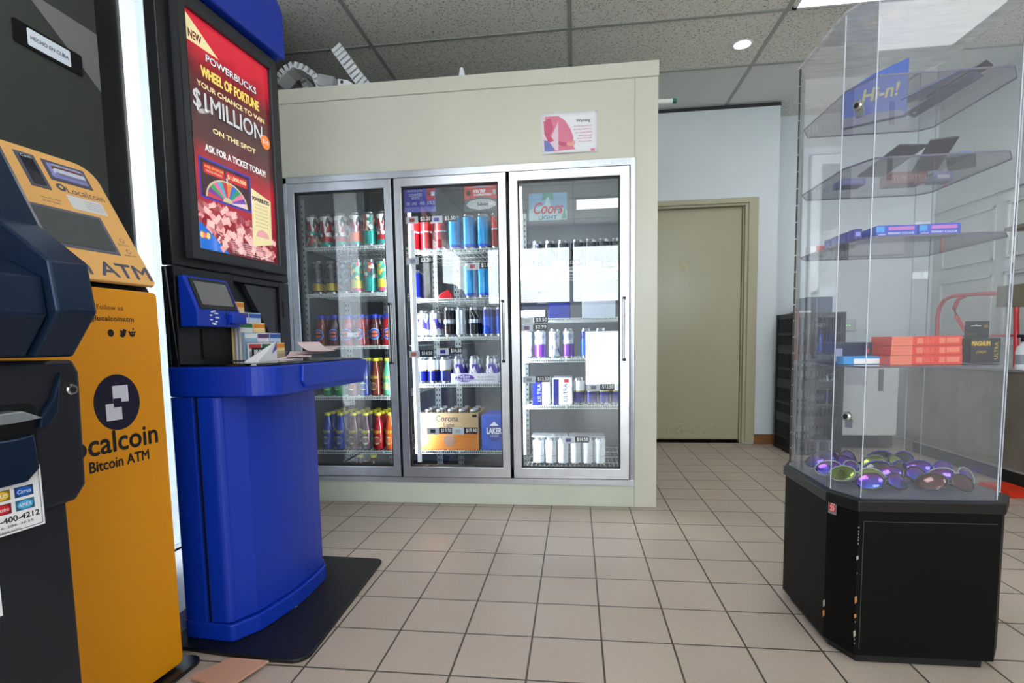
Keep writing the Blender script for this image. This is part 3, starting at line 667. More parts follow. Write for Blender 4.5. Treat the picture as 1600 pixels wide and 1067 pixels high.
def sign(name, label, px0, py0, px1, py1, m, cat='sign', y=None):
    a, c2 = at(px0, py0, 1, IY), at(px1, py1, 1, IY)
    t = thing(name, label, cat, (a.x, IY+.0008 if y is None else y, c2.z)); w_, h = c2.x-a.x, a.z-c2.z
    box('card', 0, w_, 0, .0008, 0, h, m, t); return t, w_, h
t, w_, h = sign('promo_sign', 'purple promotional sign with red corner inside the middle cooler door, top left', 630, 293, 681, 330, mat('sign_purple', (84, 78, 176), .4))
bb = MB(); bb.raw = True; bb.flat([(w_*.72, h*.45), (w_*.98, h*.45), (w_*.98, h), (w_*.72, h)], -.0003, mat('sign_red', (206, 60, 66), .4))
bb.flat([(0, 0), (w_, 0), (w_, h*.2), (0, h*.2)], -.0003, mat('sign_lilac', (130, 128, 206), .4))
for s, x0, x1, z0, z1 in (('MICHELOB ULTRA', .12, .6, .80, .88), ('COURTSIDE', .18, .58, .62, .73), ('SEATS', .25, .5, .50, .60), ('12 PACK', .08, .2, .28, .4), ('6 PACK', .26, .42, .28, .4), ('4 PACK', .50, .66, .28, .4), ('$19.25', .74, .97, .26, .42)):
    letters(bb, s, w_*x0, w_*x1, h*z0, h*z1, -.0006, whiteink)
bb.flat(ellipse(w_*.82, h*.74, w_*.08, h*.13), -.0006, mat('sign_ball', (150, 60, 40), .4)); bb.flat(rrect(w_*.86, w_*.97, h*.62, h*.78, .002), -.0008, whiteink); bb.build('print', t)
t, w_, h = sign('promo_sign', 'red and grey scratch-pattern sign inside the middle cooler door, top right', 725, 291, 779, 328, mat('sign_grey', (96, 98, 106), .4))
bb = MB(); bb.raw = True; bb.flat([(0, h*.45), (w_*.5, h*.58), (w_, h*.45), (w_, h), (0, h)], -.0003, mat('sign_red2', (214, 62, 58), .4))
bb.flat([(w_*.05, h*.92), (w_*.95, h*.92), (w_*.5, h*.99)], -.0005, mat('sign_pale', (190, 196, 210), .4))
bb.flat([(w_*(.5+.43*math.cos(i*.35)*(1+.05*(i % 2))), h*(.26+.2*math.sin(i*.35)*(1+.1*(i % 2)))) for i in range(18)], -.0005, mat('sign_scratch', (206, 208, 212), .4))
for s, x0, x1, z0, z1, mm in (('WIN TRIP', .26, .62, .70, .84, whiteink), ('GUARANTEED', .28, .8, .60, .68, whiteink), ('Subway', .38, .70, .16, .34, ink), ('BBQ', .72, .92, .18, .34, whiteink)): letters(bb, s, w_*x0, w_*x1, h*z0, h*z1, -.0008, mm, bold=.0005)
bb.flat(ellipse(w_*.13, h*.72, w_*.07, h*.1), -.0006, ink); bb.flat(rrect(w_*.84, w_*.93, h*.64, h*.82, .001), -.0006, mat('sign_pale', (190, 196, 210), .4)); bb.build('print', t)
t, w_, h = sign('beer_sign', 'blue mountain beer sign with red script inside the right cooler door', 826, 303, 886, 343, mat('sign_sky', (110, 160, 196), .4))
bb = MB(); bb.raw = True; bb.flat([(0, 0), (w_, 0), (w_, h*.35), (w_*.9, h*.42), (w_*.85, h*.3), (w_*.6, h*.45), (w_*.5, h*.9), (w_*.4, h*.55), (w_*.2, h*.5), (0, h*.4)], -.0003, mat('sign_ice', (176, 204, 212), .4))
bb.flat([(w_*.36, h*.72), (w_*.5, h*.86), (w_*.64, h*.72), (w_*.64, h*.99), (w_*.36, h*.99)], -.0004, mat('sign_green', (50, 140, 120), .4)); bb.flat([(w_*.85, h*.05), (w_*.99, h*.05), (w_*.94, h*.42)], -.0004, mat('sign_green', (50, 140, 120), .4))
letters(bb, 'Coors', w_*.10, w_*.86, h*.25, h*.66, -.0008, mat('sign_script_red', (186, 60, 74), .4), slant=.25, bold=.0014); letters(bb, 'LIGHT', w_*.26, w_*.74, h*.04, h*.18, -.0008, mat('sign_slate', (70, 90, 110), .4), bold=.0006); bb.build('print', t)
t, w_, h = sign('beer_sign', 'grey and navy beer can sign with a price inside the right cooler door', 813, 437, 858, 484, mat('sign_bluegrey', (120, 130, 146), .4))
bb = MB(); bb.raw = True; bb.flat([(0, 0), (w_, 0), (w_, h*.2), (0, h*.2)], -.0003, mat('sign_navy', (50, 56, 110), .4)); bb.flat([(0, h*.2), (w_*.55, h*.2), (w_*.55, h*.55), (0, h*.5)], -.0003, mat('sign_slate2', (66, 76, 88), .4))
bb.flat(rrect(w_*.6, w_*.93, h*.22, h*.92, .008), -.0005, mat('sign_can', (200, 206, 214), .35))
for s, x0, x1, z0, z1 in (('BUSCH', .12, .46, .72, .84), ('$3.45', .18, .5, .40, .56), ('BUSCH', .64, .9, .52, .62)): letters(bb, s, w_*x0, w_*x1, h*z0, h*z1, -.0008, whiteink if x0 < .6 else inkn, bold=.0006)
bb.flat([(w_*.06, h*.31), (w_*.54, h*.31), (w_*.54, h*.34), (w_*.06, h*.34)], -.0007, whiteink); bb.flat([(w_*.08, h*.25), (w_*.5, h*.25), (w_*.5, h*.28), (w_*.08, h*.28)], -.0007, whiteink); bb.build('print', t)
# little white tickets hung behind the left door
for px, py, r, lb in ((548, 523, 0, 'tiny white price ticket on the blue-capped bottles'), (547, 630, -.12, 'tiny tilted white price ticket under the fourth shelf of the left cooler door')):
    p0 = at(px, py, 1, 2.9335 if r else 2.9); t = thing('price_ticket', lb, 'price tag', (p0.x, 2.930, p0.z), 0)
    q = MB(); q.box(-.032, .032, 0, .0015, -.012, .012, mat('tag_white', (232, 234, 240), .5), Matrix.Rotation(r, 4, 'Y')); q.build('card', t)
    text('price', '2.99', .0, .026, -.006, .006, -.0006, inkg, t, M=Matrix.Rotation(r, 4, 'Y'))
# warning poster on the cooler front
a, c2 = at(846, 178, 1, CY0), at(934, 237, 1, CY0)
t = thing('warning_poster', 'white paper notice with a pink pregnant figure taped to the cream cooler front', 'poster', (a.x, CY0, c2.z)); w_, h = c2.x-a.x, a.z-c2.z
q = MB(); n = 10
def bend(x, z): return -.001-.010*max(0, 1-(z/h)*2.2)**2*math.sin(PI*min(1, max(0, x/w_)))
vs = [(w_*i/n, bend(w_*i/n, h*j/8), h*j/8) for j in range(9) for i in range(n+1)]
q.add(vs, [(j*(n+1)+i, j*(n+1)+i+1, (j+1)*(n+1)+i+1, (j+1)*(n+1)+i) for j in range(8) for i in range(n)], paper, True); q.raw = True
s_ = q.build('sheet', t); so = s_.modifiers.new('thickness', 'SOLIDIFY'); so.thickness = .0006
q = MB(); q.raw = True
def blob(pts, m, off):
    # curved polygon that follows the sheet
    q.add([(p[0]*w_, bend(p[0]*w_, p[1]*h)-off, p[1]*h) for p in pts], [tuple(range(len(pts)))], m)
pk, pk2, dn = mat('print_pink', (226, 130, 156), .6), mat('print_rose', (206, 96, 128), .6), mat('print_denim', (120, 130, 190), .6)
blob([(.02, .08), (.30, .08), (.30, .90), (.02, .92)], mat('print_pale_pink', (236, 206, 222), .6), .0010)
blob([(.04, .35), (.22, .30), (.22, .06), (.05, .07)], dn, .0012)
blob([(.06, .92), (.30, .92), (.42, .80), (.52, .58), (.57, .38), (.55, .22), (.42, .20), (.25, .24), (.10, .40)], pk, .0014)
blob([(.20, .18), (.55, .20), (.60, .08), (.20, .06)], pk, .0014)
blob([(.04, .80), (.16, .88), (.22, .60), (.24, .40), (.50, .30), (.56, .26), (.54, .16), (.36, .18), (.12, .30), (.05, .50)], pk2, .0016)
blob([(.46, .30), (.56, .34), (.60, .27), (.58, .17), (.50, .16), (.44, .20)], mat('print_skin', (236, 170, 160), .6), .0018)
blob([(.20, .03), (.95, .09), (.95, .02), (.40, .0)], pk, .0016)
q.build('picture', t)
q = MB(); q.raw = True; letters(q, 'Warning', w_*.62, w_*.87, h*.72, h*.81, -.0025, inkg, bold=.0004)
for i, (s, x0) in enumerate((('Drinking alcohol', .58), ('during pregnancy', .57), ('can cause birth', .60), ('defects and', .66), ('brain damage', .64), ('to your baby', .66))): letters(q, s, w_*x0, w_*.90, h*(.62-.075*i), h*(.66-.075*i), -.0030-(.003 if i > 3 else 0), mat('print_rose', (206, 96, 128), .6))
q.build('lettering', t)
# --- things lying on top of the cooler
tp = 2.2385
t = thing('fluorescent_tube', 'white fluorescent tube with green end cap poking out beyond the cooler top', 'tube', (0, 0, 0))
MB().tube([(-.55, 3.27, 2.258), (.565, 3.295, 2.258)], .013, mat('tube_white', (236, 240, 240), .3)).build('glass_tube', t)
MB().tube([(.566, 3.295, 2.258), (.588, 3.296, 2.258)], .0135, mat('tube_green_end', (20, 120, 96), .4)).build('end_cap', t)
p0 = at(722, 118, 1, 2.84)
t = thing('plastic_wedge', 'small white plastic wedge standing on the cooler top edge', 'clip', (p0.x, 2.85, 2.245)); MB().prism([(-.020, 0), (.020, 0), (.008, .062), (-.008, .062)], -.02, .02, mat('soft_white', (226, 228, 232), .4), 'xz').build('body', t, bev=.002)
# coiled white hose-like shelf clips at the left
def clip_strip(name, label, pts, w_, m, hh=.016):
    t = thing(name, label, 'shelf divider', (0, 0, 0)); q = MB()
    for i in range(len(pts)-1):
        a, c2 = Vector(pts[i]), Vector(pts[i+1]); d = c2-a; L_ = d.length; ang = math.atan2(d.z, d.x)
        n = max(1, int(L_/.026))
        for j in range(n):
            M_ = Matrix.Translation(a+d*((j+.5)/n)) @ Matrix.Rotation(-ang, 4, 'Y')
            q.box(-.0105, .0105, -w_/2, w_/2, -hh, hh, m, M_)
        q.box(0, L_, -w_/2+.006, w_/2-.006, -hh-.001, -hh+.006, m, Matrix.Translation(a) @ Matrix.Rotation(-ang, 4, 'Y'))
    q.build('toothed_strip', t, bev=.001); return t
sw = mat('soft_white', (226, 228, 232), .4)
A_ = lambda px, py, y=2.98: tuple(at(px, py, 1, y))
clip_strip('shelf_divider', 'arched white toothed plastic strip, front one, on the cooler top at far left', [A_(438, 134), A_(452, 116), A_(466, 108), A_(482, 113), A_(498, 124), (A_(512, 124)[0], 2.98, 2.2555)], .12, sw)
clip_strip('shelf_divider', 'white toothed plastic strip sloping down on the cooler top beside the arched one', [A_(532, 82, 3.0), A_(545, 100, 3.0), A_(565, 128, 3.0), (A_(585, 128, 3.0)[0], 3.0, 2.2705)], .14, sw, .031)
clip_strip('shelf_divider', 'lower arched white toothed strip behind the front arch on the cooler top', [A_(438, 148, 3.15), A_(448, 132, 3.15), A_(462, 124, 3.15), A_(478, 127, 3.15), (A_(496, 136, 3.15)[0], 3.15, 2.2565)], .10, sw)
t = thing('clear_box', 'clear plastic box lid leaning among the strips on the cooler top', 'box', (at(510, 120, 1, 2.83).x, 2.822, 2.2535)); MB().box(-.045, .045, -.025, .025, 0, .055, clear('cloudy_plastic', .06, .5), Matrix.Rotation(.25, 4, 'Y')).build('lid', t)
t = thing('power_adapter', 'white adapter with black socket on the cooler top near the strips', 'adapter', (at(540, 126, 1, 2.82).x, 2.818, 2.2455)); q = MB(); q.prism([(-.035, 0), (.06, 0), (.02, .028), (-.035, .04)], -.02, .02, sw, 'xz'); q.build('body', t, bev=.003); MB().flat(ellipse(-.012, .02, .009, .009, 12), -.0205, ink).build('socket', t)
#@@PART3

# ------------------------------------------------------------------ lottery kiosk (front faces -y of its own frame)
ANG = math.radians(5)
kx = thing('lottery_kiosk', 'tall black and blue lottery kiosk with a lit red poster', 'kiosk', (-1.129, 1.401, 0), PI/2-ANG)
blk2 = mat('kiosk_black', (13, 14, 18), .38, bump=.05, bscale=300)
# cabinet
b = MB(); b.box(0, .53, .004, .045, 1.121, 2.06, blk2).build('upper_cabinet', kx, bev=.004)
b = MB(); b.box(0, .53, .035, .047, .80, 1.118, blk2).box(0, .235, .004, .035, .80, 1.118, blk2).box(.470, .53, .004, .035, .80, 1.118, blk2).box(.235, .47, .004, .035, 1.098, 1.118, blk2).box(.235, .47, .004, .035, .80, .845, blk2)
b.build('lower_cabinet', kx, bev=.003)
b = MB(); b.prism([(.300, 1.096), (.468, 1.096), (.468, .86)], .015, .034, mat('dark_funnel', (46, 48, 56), .3), 'xz'); b.build('sloped_panel', kx)
MB().box(.488, .500, .001, .004, .99, 1.05, ink).build('slot', kx)
MB().prism(rrect(.085, .205, .85, .94, .004), .000, .004, mat('recess_black', (8, 8, 10), .5), 'xz').build('hatch', kx)
# poster screen
fb = MB()
FX0, FX1, FZ0, FZ1, IX0, IX1, IZ0, IZ1 = .047, .487, 1.145, 1.905, .076, .453, 1.178, 1.862
for Pp in ([(FX0, FZ0), (FX1, FZ0), (IX1, IZ0), (IX0, IZ0)], [(FX1, FZ0), (FX1, FZ1), (IX1, IZ1), (IX1, IZ0)], [(FX1, FZ1), (FX0, FZ1), (IX0, IZ1), (IX1, IZ1)], [(FX0, FZ1), (FX0, FZ0), (IX0, IZ0), (IX0, IZ1)]):
    fb.prism(Pp, -.022, .004, mat('poster_frame', (40, 42, 46), .4), 'xz')
fb.build('poster_frame', kx, bev=.004)
def glow(name, c, e=.28, **k): return mat(name, c, .25, emit=e, coat=.6, **k)
def poster_bg():
    m = glow('poster_red', (150, 20, 34)); nt = m.node_tree; L = nt.links; bs = nt.nodes['Principled BSDF']
    tc = nt.nodes.new('ShaderNodeTexCoord'); sx = nt.nodes.new('ShaderNodeSeparateXYZ'); L.new(tc.outputs['Object'], sx.inputs[0])
    n = nt.nodes.new('ShaderNodeTexNoise'); n.inputs['Scale'].default_value = 14; n.inputs['Detail'].default_value = 6; L.new(tc.outputs['Object'], n.inputs['Vector'])
    mr = nt.nodes.new('ShaderNodeMapRange'); mr.inputs[1].default_value = 1.178; mr.inputs[2].default_value = 1.862; L.new(sx.outputs[2], mr.inputs[0])
    ad = nt.nodes.new('ShaderNodeMath'); ad.operation = 'MULTIPLY_ADD'; ad.inputs[1].default_value = .16; L.new(n.outputs[0], ad.inputs[0]); L.new(mr.outputs[0], ad.inputs[2])
    sb = nt.nodes.new('ShaderNodeMath'); sb.operation = 'SUBTRACT'; sb.inputs[1].default_value = .08; L.new(ad.outputs[0], sb.inputs[0])
    r = nt.nodes.new('ShaderNodeValToRGB'); e = r.color_ramp.elements
    e[0].position = 0; e[0].color = lin((110, 24, 34)); e[1].position = 1; e[1].color = lin((226, 40, 62))
    for p_, c_ in ((.22, (176, 30, 48)), (.34, (200, 30, 50)), (.47, (96, 50, 52)), (.62, (74, 46, 48)), (.78, (110, 20, 30)), (.9, (220, 30, 56))): q = e.new(p_); q.color = lin(c_)
    L.new(sb.outputs[0], r.inputs[0]); L.new(r.outputs[0], bs.inputs['Base Color']); L.new(r.outputs[0], bs.inputs['Emission Color'])
    return m
ps = box('poster', IX0, IX1, -.008, -.004, IZ0, IZ1, poster_bg(), kx)
gw = lambda n, c, e=.36: glow('ad_'+n, c, e)
Wt, Cr, Yl, Bl = gw('white', (236, 234, 236)), gw('cream', (238, 222, 170)), gw('yellow', (240, 214, 110)), gw('blue', (26, 110, 214))
q = MB(); q.raw = True; q.flat([(IX0, 1.778), (.19, 1.778), (IX0, IZ1)], -.0085, Cr); q.flat([(IX0, IZ1), (IX0, 1.778), (.215, 1.778)], -.0084, Cr)
q.build('corner_shape', ps)
q = MB(); q.raw = True; q.flat([(IX0, IZ0), (.215, IZ0), (IX0, 1.275)], -.0092, Bl); q.build('corner_shape', ps)
q = MB(); q.raw = True
letters(q, 'NEW', .097, .146, 1.787, 1.810, -.009, gw('maroon', (110, 20, 30), .2), bold=.0008)
letters(q, 'POWERBUCKS', .160, .385, 1.746, 1.768, -.009, gw('ink', (30, 26, 50), .1), bold=.0022); letters(q, 'POWERBUCKS', .160, .385, 1.747, 1.768, -.0094, Wt, bold=.0004)
letters(q, 'WHEEL OF FORTUNE', .138, .395, 1.696, 1.726, -.009, Yl, bold=.0016)
letters(q, 'YOUR CHANCE TO WIN', .118, .420, 1.662, 1.677, -.009, Cr, bold=.0007)
letters(q, '$1MILLION', .100, .405, 1.586, 1.648, -.009, gw('ink', (30, 26, 50), .1), bold=.003); letters(q, '$1MILLION', .100, .405, 1.588, 1.648, -.0096, gw('silver', (206, 206, 210)), bold=.0012)
letters(q, 'ON THE SPOT', .172, .365, 1.542, 1.557, -.009, Cr, bold=.0007)
letters(q, 'ASK FOR A TICKET TODAY!', .135, .410, 1.478, 1.498, -.009, Wt, bold=.0009)
q.flat(ellipse(.420, 1.600, .024, .024), -.0098, gw('orange', (236, 130, 50))); letters(q, '$10', .405, .435, 1.592, 1.608, -.0101, Wt)
for i in range(6): letters(q, 'terms and conditions apply play responsibly', .225, .40, 1.187+.007*i, 1.192+.007*i, -.0100, Wt)
letters(q, 'Play Smart', .385, .43, 1.184, 1.192, -.0101, Wt)
q.build('lettering', ps)
q = MB(); q.raw = True
q.flat([(.105, 1.335), (.330, 1.335), (.330, 1.455), (.105, 1.455)], -.0087, gw('blue_line', (50, 60, 190))); q.flat([(.110, 1.340), (.325, 1.340), (.325, 1.450), (.110, 1.450)], -.0088, gw('panel_dark', (60, 26, 44), .3))
q.flat(rrect(.122, .208, 1.410, 1.440, .004), -.0090, gw('sign_red', (200, 30, 46))); q.flat(rrect(.216, .312, 1.410, 1.440, .004), -.0090, gw('sign_red', (200, 30, 46)))
letters(q, 'WHEEL OF FORTUNE', .126, .204, 1.427, 1.435, -.0094, Yl); letters(q, 'MORE PRIZES', .132, .198, 1.416, 1.422, -.0094, Cr); letters(q, '$1,000,000', .222, .306, 1.418, 1.432, -.0094, Cr, bold=.0004)
wc = [(230, 200, 210), (110, 70, 170), (230, 120, 160), (40, 150, 110), (60, 110, 200), (230, 130, 50), (190, 50, 60), (80, 170, 200), (220, 110, 160), (60, 160, 90), (120, 60, 150), (200, 60, 90)]
cx_, cz_ = .218, 1.342
for i in range(12):
    a0, a1 = PI*i/12, PI*(i+1)/12
    q.flat([(cx_+.022*math.cos(a0), cz_+.016*math.sin(a0)), (cx_+.086*math.cos(a0), cz_+.062*math.sin(a0)), (cx_+.086*math.cos(a1), cz_+.062*math.sin(a1)), (cx_+.022*math.cos(a1), cz_+.016*math.sin(a1))], -.0092, gw('w%d' % i, wc[i]))
q.flat([(cx_+.092*math.cos(PI*i/16), cz_+.067*math.sin(PI*i/16)) for i in range(17)], -.0089, gw('wheel_rim', (206, 190, 150))); q.flat([(.214, 1.418), (.222, 1.418), (.218, 1.395)], -.0096, gw('silver', (206, 206, 210)))
q.build('prize_wheel', ps)
q = MB(); q.raw = True
for i in range(170):
    x, z = random.uniform(IX0+.01, IX1-.02), IZ0+.02+random.random()**1.5*.13
    z = min(z, IZ0+.03+.115*(1-.4*abs(x-.14)/.3)); 
    if x < .2 and z < 1.275-(x-IX0)*.7: continue
    a, w2, h2 = random.uniform(-.9, .9), random.uniform(.010, .020), random.uniform(.006, .011); ca, sa = math.cos(a), math.sin(a)
    q.flat([(min(IX1, x+u*w2*ca-v*h2*sa), z+u*w2*sa+v*h2*ca) for u, v in ((-1, -1), (1, -1), (1, 1), (-1, 1))], -.0090-.0000025*i, gw('note%d' % (i % 4), [(226, 160, 160), (196, 110, 116), (160, 70, 80), (240, 190, 184)][i % 4], .4))
q.build('falling_notes', ps)
q = MB(); q.raw = True; q.flat([(.325, 1.225), (.425, 1.245), (.430, 1.398), (.330, 1.420)], -.0096, Cr); letters(q, 'POWERBUCKS', .335, .42, 1.382, 1.395, -.0099, gw('ink', (30, 26, 50), .1), bold=.0008)
for i in range(7): letters(q, 'bonus ticket prize play', .345, .41, 1.368-.012*i, 1.374-.012*i, -.0099, gw('grey', (150, 130, 120), .2))
q.flat([(.378+.034*math.cos(PI*i/12), 1.262+.026*math.sin(PI*i/12)) for i in range(13)], -.0099, gw('note0', (226, 160, 160), .4)); q.build('ticket_picture', ps)
q = MB(); q.raw = True
for i, cc in enumerate(((236, 200, 60), (230, 70, 60), (236, 200, 60))): q.flat(ellipse(.100+.012*i, 1.222, .008, .010), -.0096-.0001*i, gw('ball%d' % i, cc)); letters(q, 'OLG'[i], .096+.012*i, .104+.012*i, 1.217, 1.227, -.0100, Wt)
q.build('round_logo', ps)
# blue header
q = MB(); q.prism([(.055, 1.915), (.512, 1.915), (.512, 2.075), (.470, 2.115), (.30, 2.135), (.055, 2.145)], -.045, .03, blue, 'xz'); q.build('header', kx, bev=.008, seg=3)
# tray
def arcpts(cx, cy, r, a0, a1, n=8): return [(cx+r*math.cos(a0+(a1-a0)*i/n), cy+r*math.sin(a0+(a1-a0)*i/n)) for i in range(n+1)]
trp = [(-.005, .045)]+arcpts(.075, -.195, .08, PI, 1.5*PI)+[(.56, -.275), (.60, -.262)]+[(.60, .045)]
MB().prism(trp, .742, .829, blue, 'xy').build('tray', kx, bev=.006, seg=3)
MB().prism([(.0, .044)]+arcpts(.077, -.193, .075, PI, 1.5*PI)+[(.555, -.268), (.592, -.256)]+[(.595, .044)], .8292, .8372, mat('tray_top_black', (14, 15, 18), .16, coat=.4), 'xy').build('tray_top', kx, bev=.002)
MB().prism([(.165, .828), (.158, .775), (.175, .757), (.53, .757), (.565, .78), (.575, .828)], -.284, -.272, blue, 'xz').build('tray_front_panel', kx, bev=.004)
# base
def bowed(o, x0, x1, front, back=.045, r=.03):
    pts = [(x0, back)]+arcpts(x0+r, -front+r-.0, r, PI, 1.45*PI, 5)
    for i in range(1, 9):
        t_ = i/9; pts.append((x0+r+(x1-x0-r)*t_, -front-o*math.sin(PI*(.12+.76*t_))))
    return pts+[(x1, -front*.9), (x1, back)]
MB().prism([(-.002, .045), (-.002, -.030), (.48, -.030), (.48, .045)], .066, .741, blue, 'xy').build('base_back', kx, bev=.003)
MB().prism([(.006, -.031), (.006, -.046), (.47, -.046), (.47, -.031)], .066, .741, gasket, 'xy').build('base_gap', kx)
MB().prism(bowed(.045, -.004, .485, .118, back=-.047, r=.025), .070, .741, blue, 'xy', smooth=False).build('base_front', kx, bev=.002)
MB().prism(bowed(.05, -.006, .488, .126, r=.02), .014, .066, blue, 'xy').build('plinth', kx, bev=.004)
# reader terminal on the cabinet front
t_ = MB(); t_.prism([(.0, 1.092), (-.02, 1.092), (-.060, .992), (-.060, .944), (.0, .944)], .006, .178, blue, 'yz'); tb = t_.build('reader', kx, bev=.004)
Ms = Matrix.Translation((.006, -.0215, 1.088)) @ Matrix.Rotation(math.radians(-22), 4, 'X')
q = MB(); q.box(.012, .160, -.003, .0, -.100, -.004, mat('reader_bezel', (16, 18, 26), .3), Ms); q.build('bezel', tb)
q = MB(); q.box(.024, .150, -.0045, -.003, -.088, -.014, mat('reader_screen', (96, 100, 104), .08, coat=1), Ms); q.build('screen', tb)
MB().box(.125, .185, -.078, -.0605, .955, .985, blue).build('card_slot', tb, bev=.003)
MB().box(.117, .119, -.0608, -.0598, .946, .99, gasket).build('seam', tb)
q = MB(); q.raw = True
for i in range(12): a_ = i*.7; q.flat(ellipse(.068+.016*math.cos(a_)*(1-.05*i), .972+.019*math.sin(a_), .006, .0022, 8), -.0604-.00003*i, whiteink)
q.build('touch_mark', tb)
MB().flat(ellipse(.02, 1.03, .003, .003, 10), -.061, gasket)
# play slips in a stepped rack
rk = thing('slip_rack', 'stepped clear rack of white lottery play slips in the black kiosk', 'rack', (0, 0, 0)); rk.parent = None
rk.location = (-1.129, 1.401, 0); rk.rotation_euler = (0, 0, PI/2-ANG)
MB().box(.20, .40, -.075, .0, .8376, .8400, clear('rack_clear', .06, .15)).build('base_sheet', rk)
for i in range(5): MB().box(.20+.0, .395-.025*i, -.070+.014*i, -.0685+.014*i, .8402, .868+.032*i, MATS['rack_clear']).build('divider', rk)
sc = [((236, 236, 240), (206, 60, 60)), ((150, 190, 220), (240, 240, 244)), ((236, 236, 240), (40, 110, 70)), ((232, 226, 236), (90, 70, 120)), ((240, 214, 150), (230, 140, 40)), ((190, 210, 236), (50, 90, 170))]
tier = 0
for i in range(5):
    ncol = 3 if i < 2 else (2 if i < 4 else 1)
    for j in range(ncol):
        wd = .058; x0 = .205+j*.063+.0*i; a_, c_ = sc[(i+j*2) % 6]
        tt = thing('play_slip', f'{["white","pale blue","white and green","lilac","cream","light blue"][(i+j*2)%6]} play slip, {ORD[j+1]} from left in {ORD[i+1]} step of the kiosk rack', 'play slip', rk.location, PI/2-ANG, 'play slips in the kiosk rack')
        y_ = -.0640+.014*i
        MB().box(x0, x0+wd, y_, y_+.006, .8404, .895+.034*i, mat('slip_%d' % ((i+j*2) % 6), a_, .6)).build('paper', tt)
        q = MB(); q.raw = True; q.flat([(x0, .878+.034*i), (x0+wd, .878+.034*i), (x0+wd, .892+.034*i), (x0, .892+.034*i)], y_-.0004, mat('slip_band_%d' % ((i+j*2) % 6), c_, .6)); q.build('print', tt)
tt = thing('slip_sign', 'small black and green card with white lettering at the foot of the slip rack', 'sign', rk.location, PI/2-ANG)
MB().box(.195, .283, -.083, -.081, .8378, .880, ink).build('card', tt); MB().box(.195, .283, -.0835, -.083, .8380, .8480, mat('sign_leaf_green', (20, 110, 70), .5)).build('green_band', tt)
text('lettering', 'PROLINE', .204, .276, .852, .873, -.0834, whiteink, tt, bold=.0007)
def sheet(name, label, cat, pts, h, m, loc=(0, 0, 0), rz=0):
    t = thing(name, label, cat, loc, rz); MB().prism(pts, 0, h, m, 'xy').build('paper', t); return t
tt = thing('folded_slip', 'folded white and violet slip standing on the kiosk tray', 'paper', rk.location, PI/2-ANG)
q = MB(); q.add([(.12, -.16, .8378), (.225, -.150, .8378), (.225, -.148, .900), (.12, -.11, .8378)], [(0, 1, 2), (0, 2, 3), (1, 3, 2)], paper); o = q.build('paper', tt); so = o.modifiers.new('t', 'SOLIDIFY'); so.thickness = .0006
q = MB(); q.raw = True; q.add([(.195, -.1535, .860), (.226, -.1505, .875), (.226, -.1495, .898), (.200, -.1535, .868)], [(0, 1, 2, 3)], mat('slip_violet', (110, 90, 180), .6)); q.build('print', tt)
for i, (x, y, a, cc, nm) in enumerate(((.30, -.13, .1, (236, 228, 232), 'white'), (.365, -.14, .5, (232, 206, 210), 'pale pink'), (.44, -.17, -.2, (214, 190, 196), 'dusty pink'), (.40, -.18, .9, (236, 214, 216), 'blush'))):
    tt = thing('loose_paper', f'{nm} loose paper slip, {["lowest", "second", "third", "topmost"][i]} of the heap on the kiosk tray', 'paper', rk.location, PI/2-ANG)
    q = MB(); n_ = 6; M_ = Matrix.Translation((x, y, .8378+.0090*i)) @ Matrix.Rotation(a, 4, 'Z')
    q.add([M_ @ Vector((-.075+.15*u/n_, -.04+.08*v, .0005+.024*(u/n_)**2*(.4+i*.3))) for u in range(n_+1) for v in (0, 1)], [(2*u, 2*u+2, 2*u+3, 2*u+1) for u in range(n_)], mat('loose_%d' % i, cc, .7)); o = q.build('paper', tt); so = o.modifiers.new('t', 'SOLIDIFY'); so.thickness = .0008
# base plate / mats on the floor
pts = [(-1.215, 1.36), (-1.0, 1.335), (-.86, 1.322)]+[( -.80+.045*math.cos(a_), 1.365+.045*math.sin(a_)) for a_ in [-1.4+.3*i for i in range(6)]]+[(-.815+.03*math.cos(a_), 1.985+.03*math.sin(a_)) for a_ in [0, .4, .8, 1.2, 1.5]]+[(-1.215, 2.03)]
o = MB().prism(pts, .001, .013, rubber, 'xy').build('rubber_mat', bev=.003); tag(o, 'black scuffed rubber mat under the blue lottery kiosk', 'mat')
q = at(470, 908, 2, .02)
t = thing('paper_scrap', 'tiny white torn paper scrap at the foot of the blue kiosk', 'paper', (-.955, 1.60, .0135)); MB().prism([(-.02, -.008), (.012, -.012), (.02, .010)], 0, .001, paper, 'xy').build('paper', t)

# ------------------------------------------------------------------ yellow bitcoin machine
ya = thing('bitcoin_machine', 'yellow bitcoin cash machine with slanted tan console', 'cash machine', (-1.093, 1.278, 0), PI/2-ANG)
YW, YD = .385, .36
M_pl = MB(); M_pl.box(-YW+.02, -.02, .02, YD, .0135, .03, navy_d); M_pl.build('plinth', ya)
body = [(0, .020), (0, 1.012), (.010, 1.030), (.150, 1.275), (.21, 1.335), (YD, 1.345), (YD, .020)]
MB().prism(body, -YW+.006, -.006, mat('atm_side_black', (22, 22, 26), .4), 'yz').build('housing', ya)
MB().prism(rrect(-YW, 0, .020, 1.028, .012), -.006, 0, yellow, 'xz').build('front_panel', ya, bev=.0015)
SM = Matrix.Translation((0, .002, 1.040)) @ Matrix.Rotation(math.radians(-29.7), 4, 'X')     # local x, z up the slope, -y out of it
pp = rrect(-YW, .003, .0, .362, .010)
pp = [(-YW+.04, 0), (-.006, 0), (.003, .010)]+[(.003-.05+.05*math.cos(a_), .312+.05*math.sin(a_)) for a_ in [i*PI/12 for i in range(7)]]+[(-YW+.05+.05*math.cos(a_), .312+.05*math.sin(a_)) for a_ in [PI/2+i*PI/12 for i in range(7)]]+[(-YW, .01)]
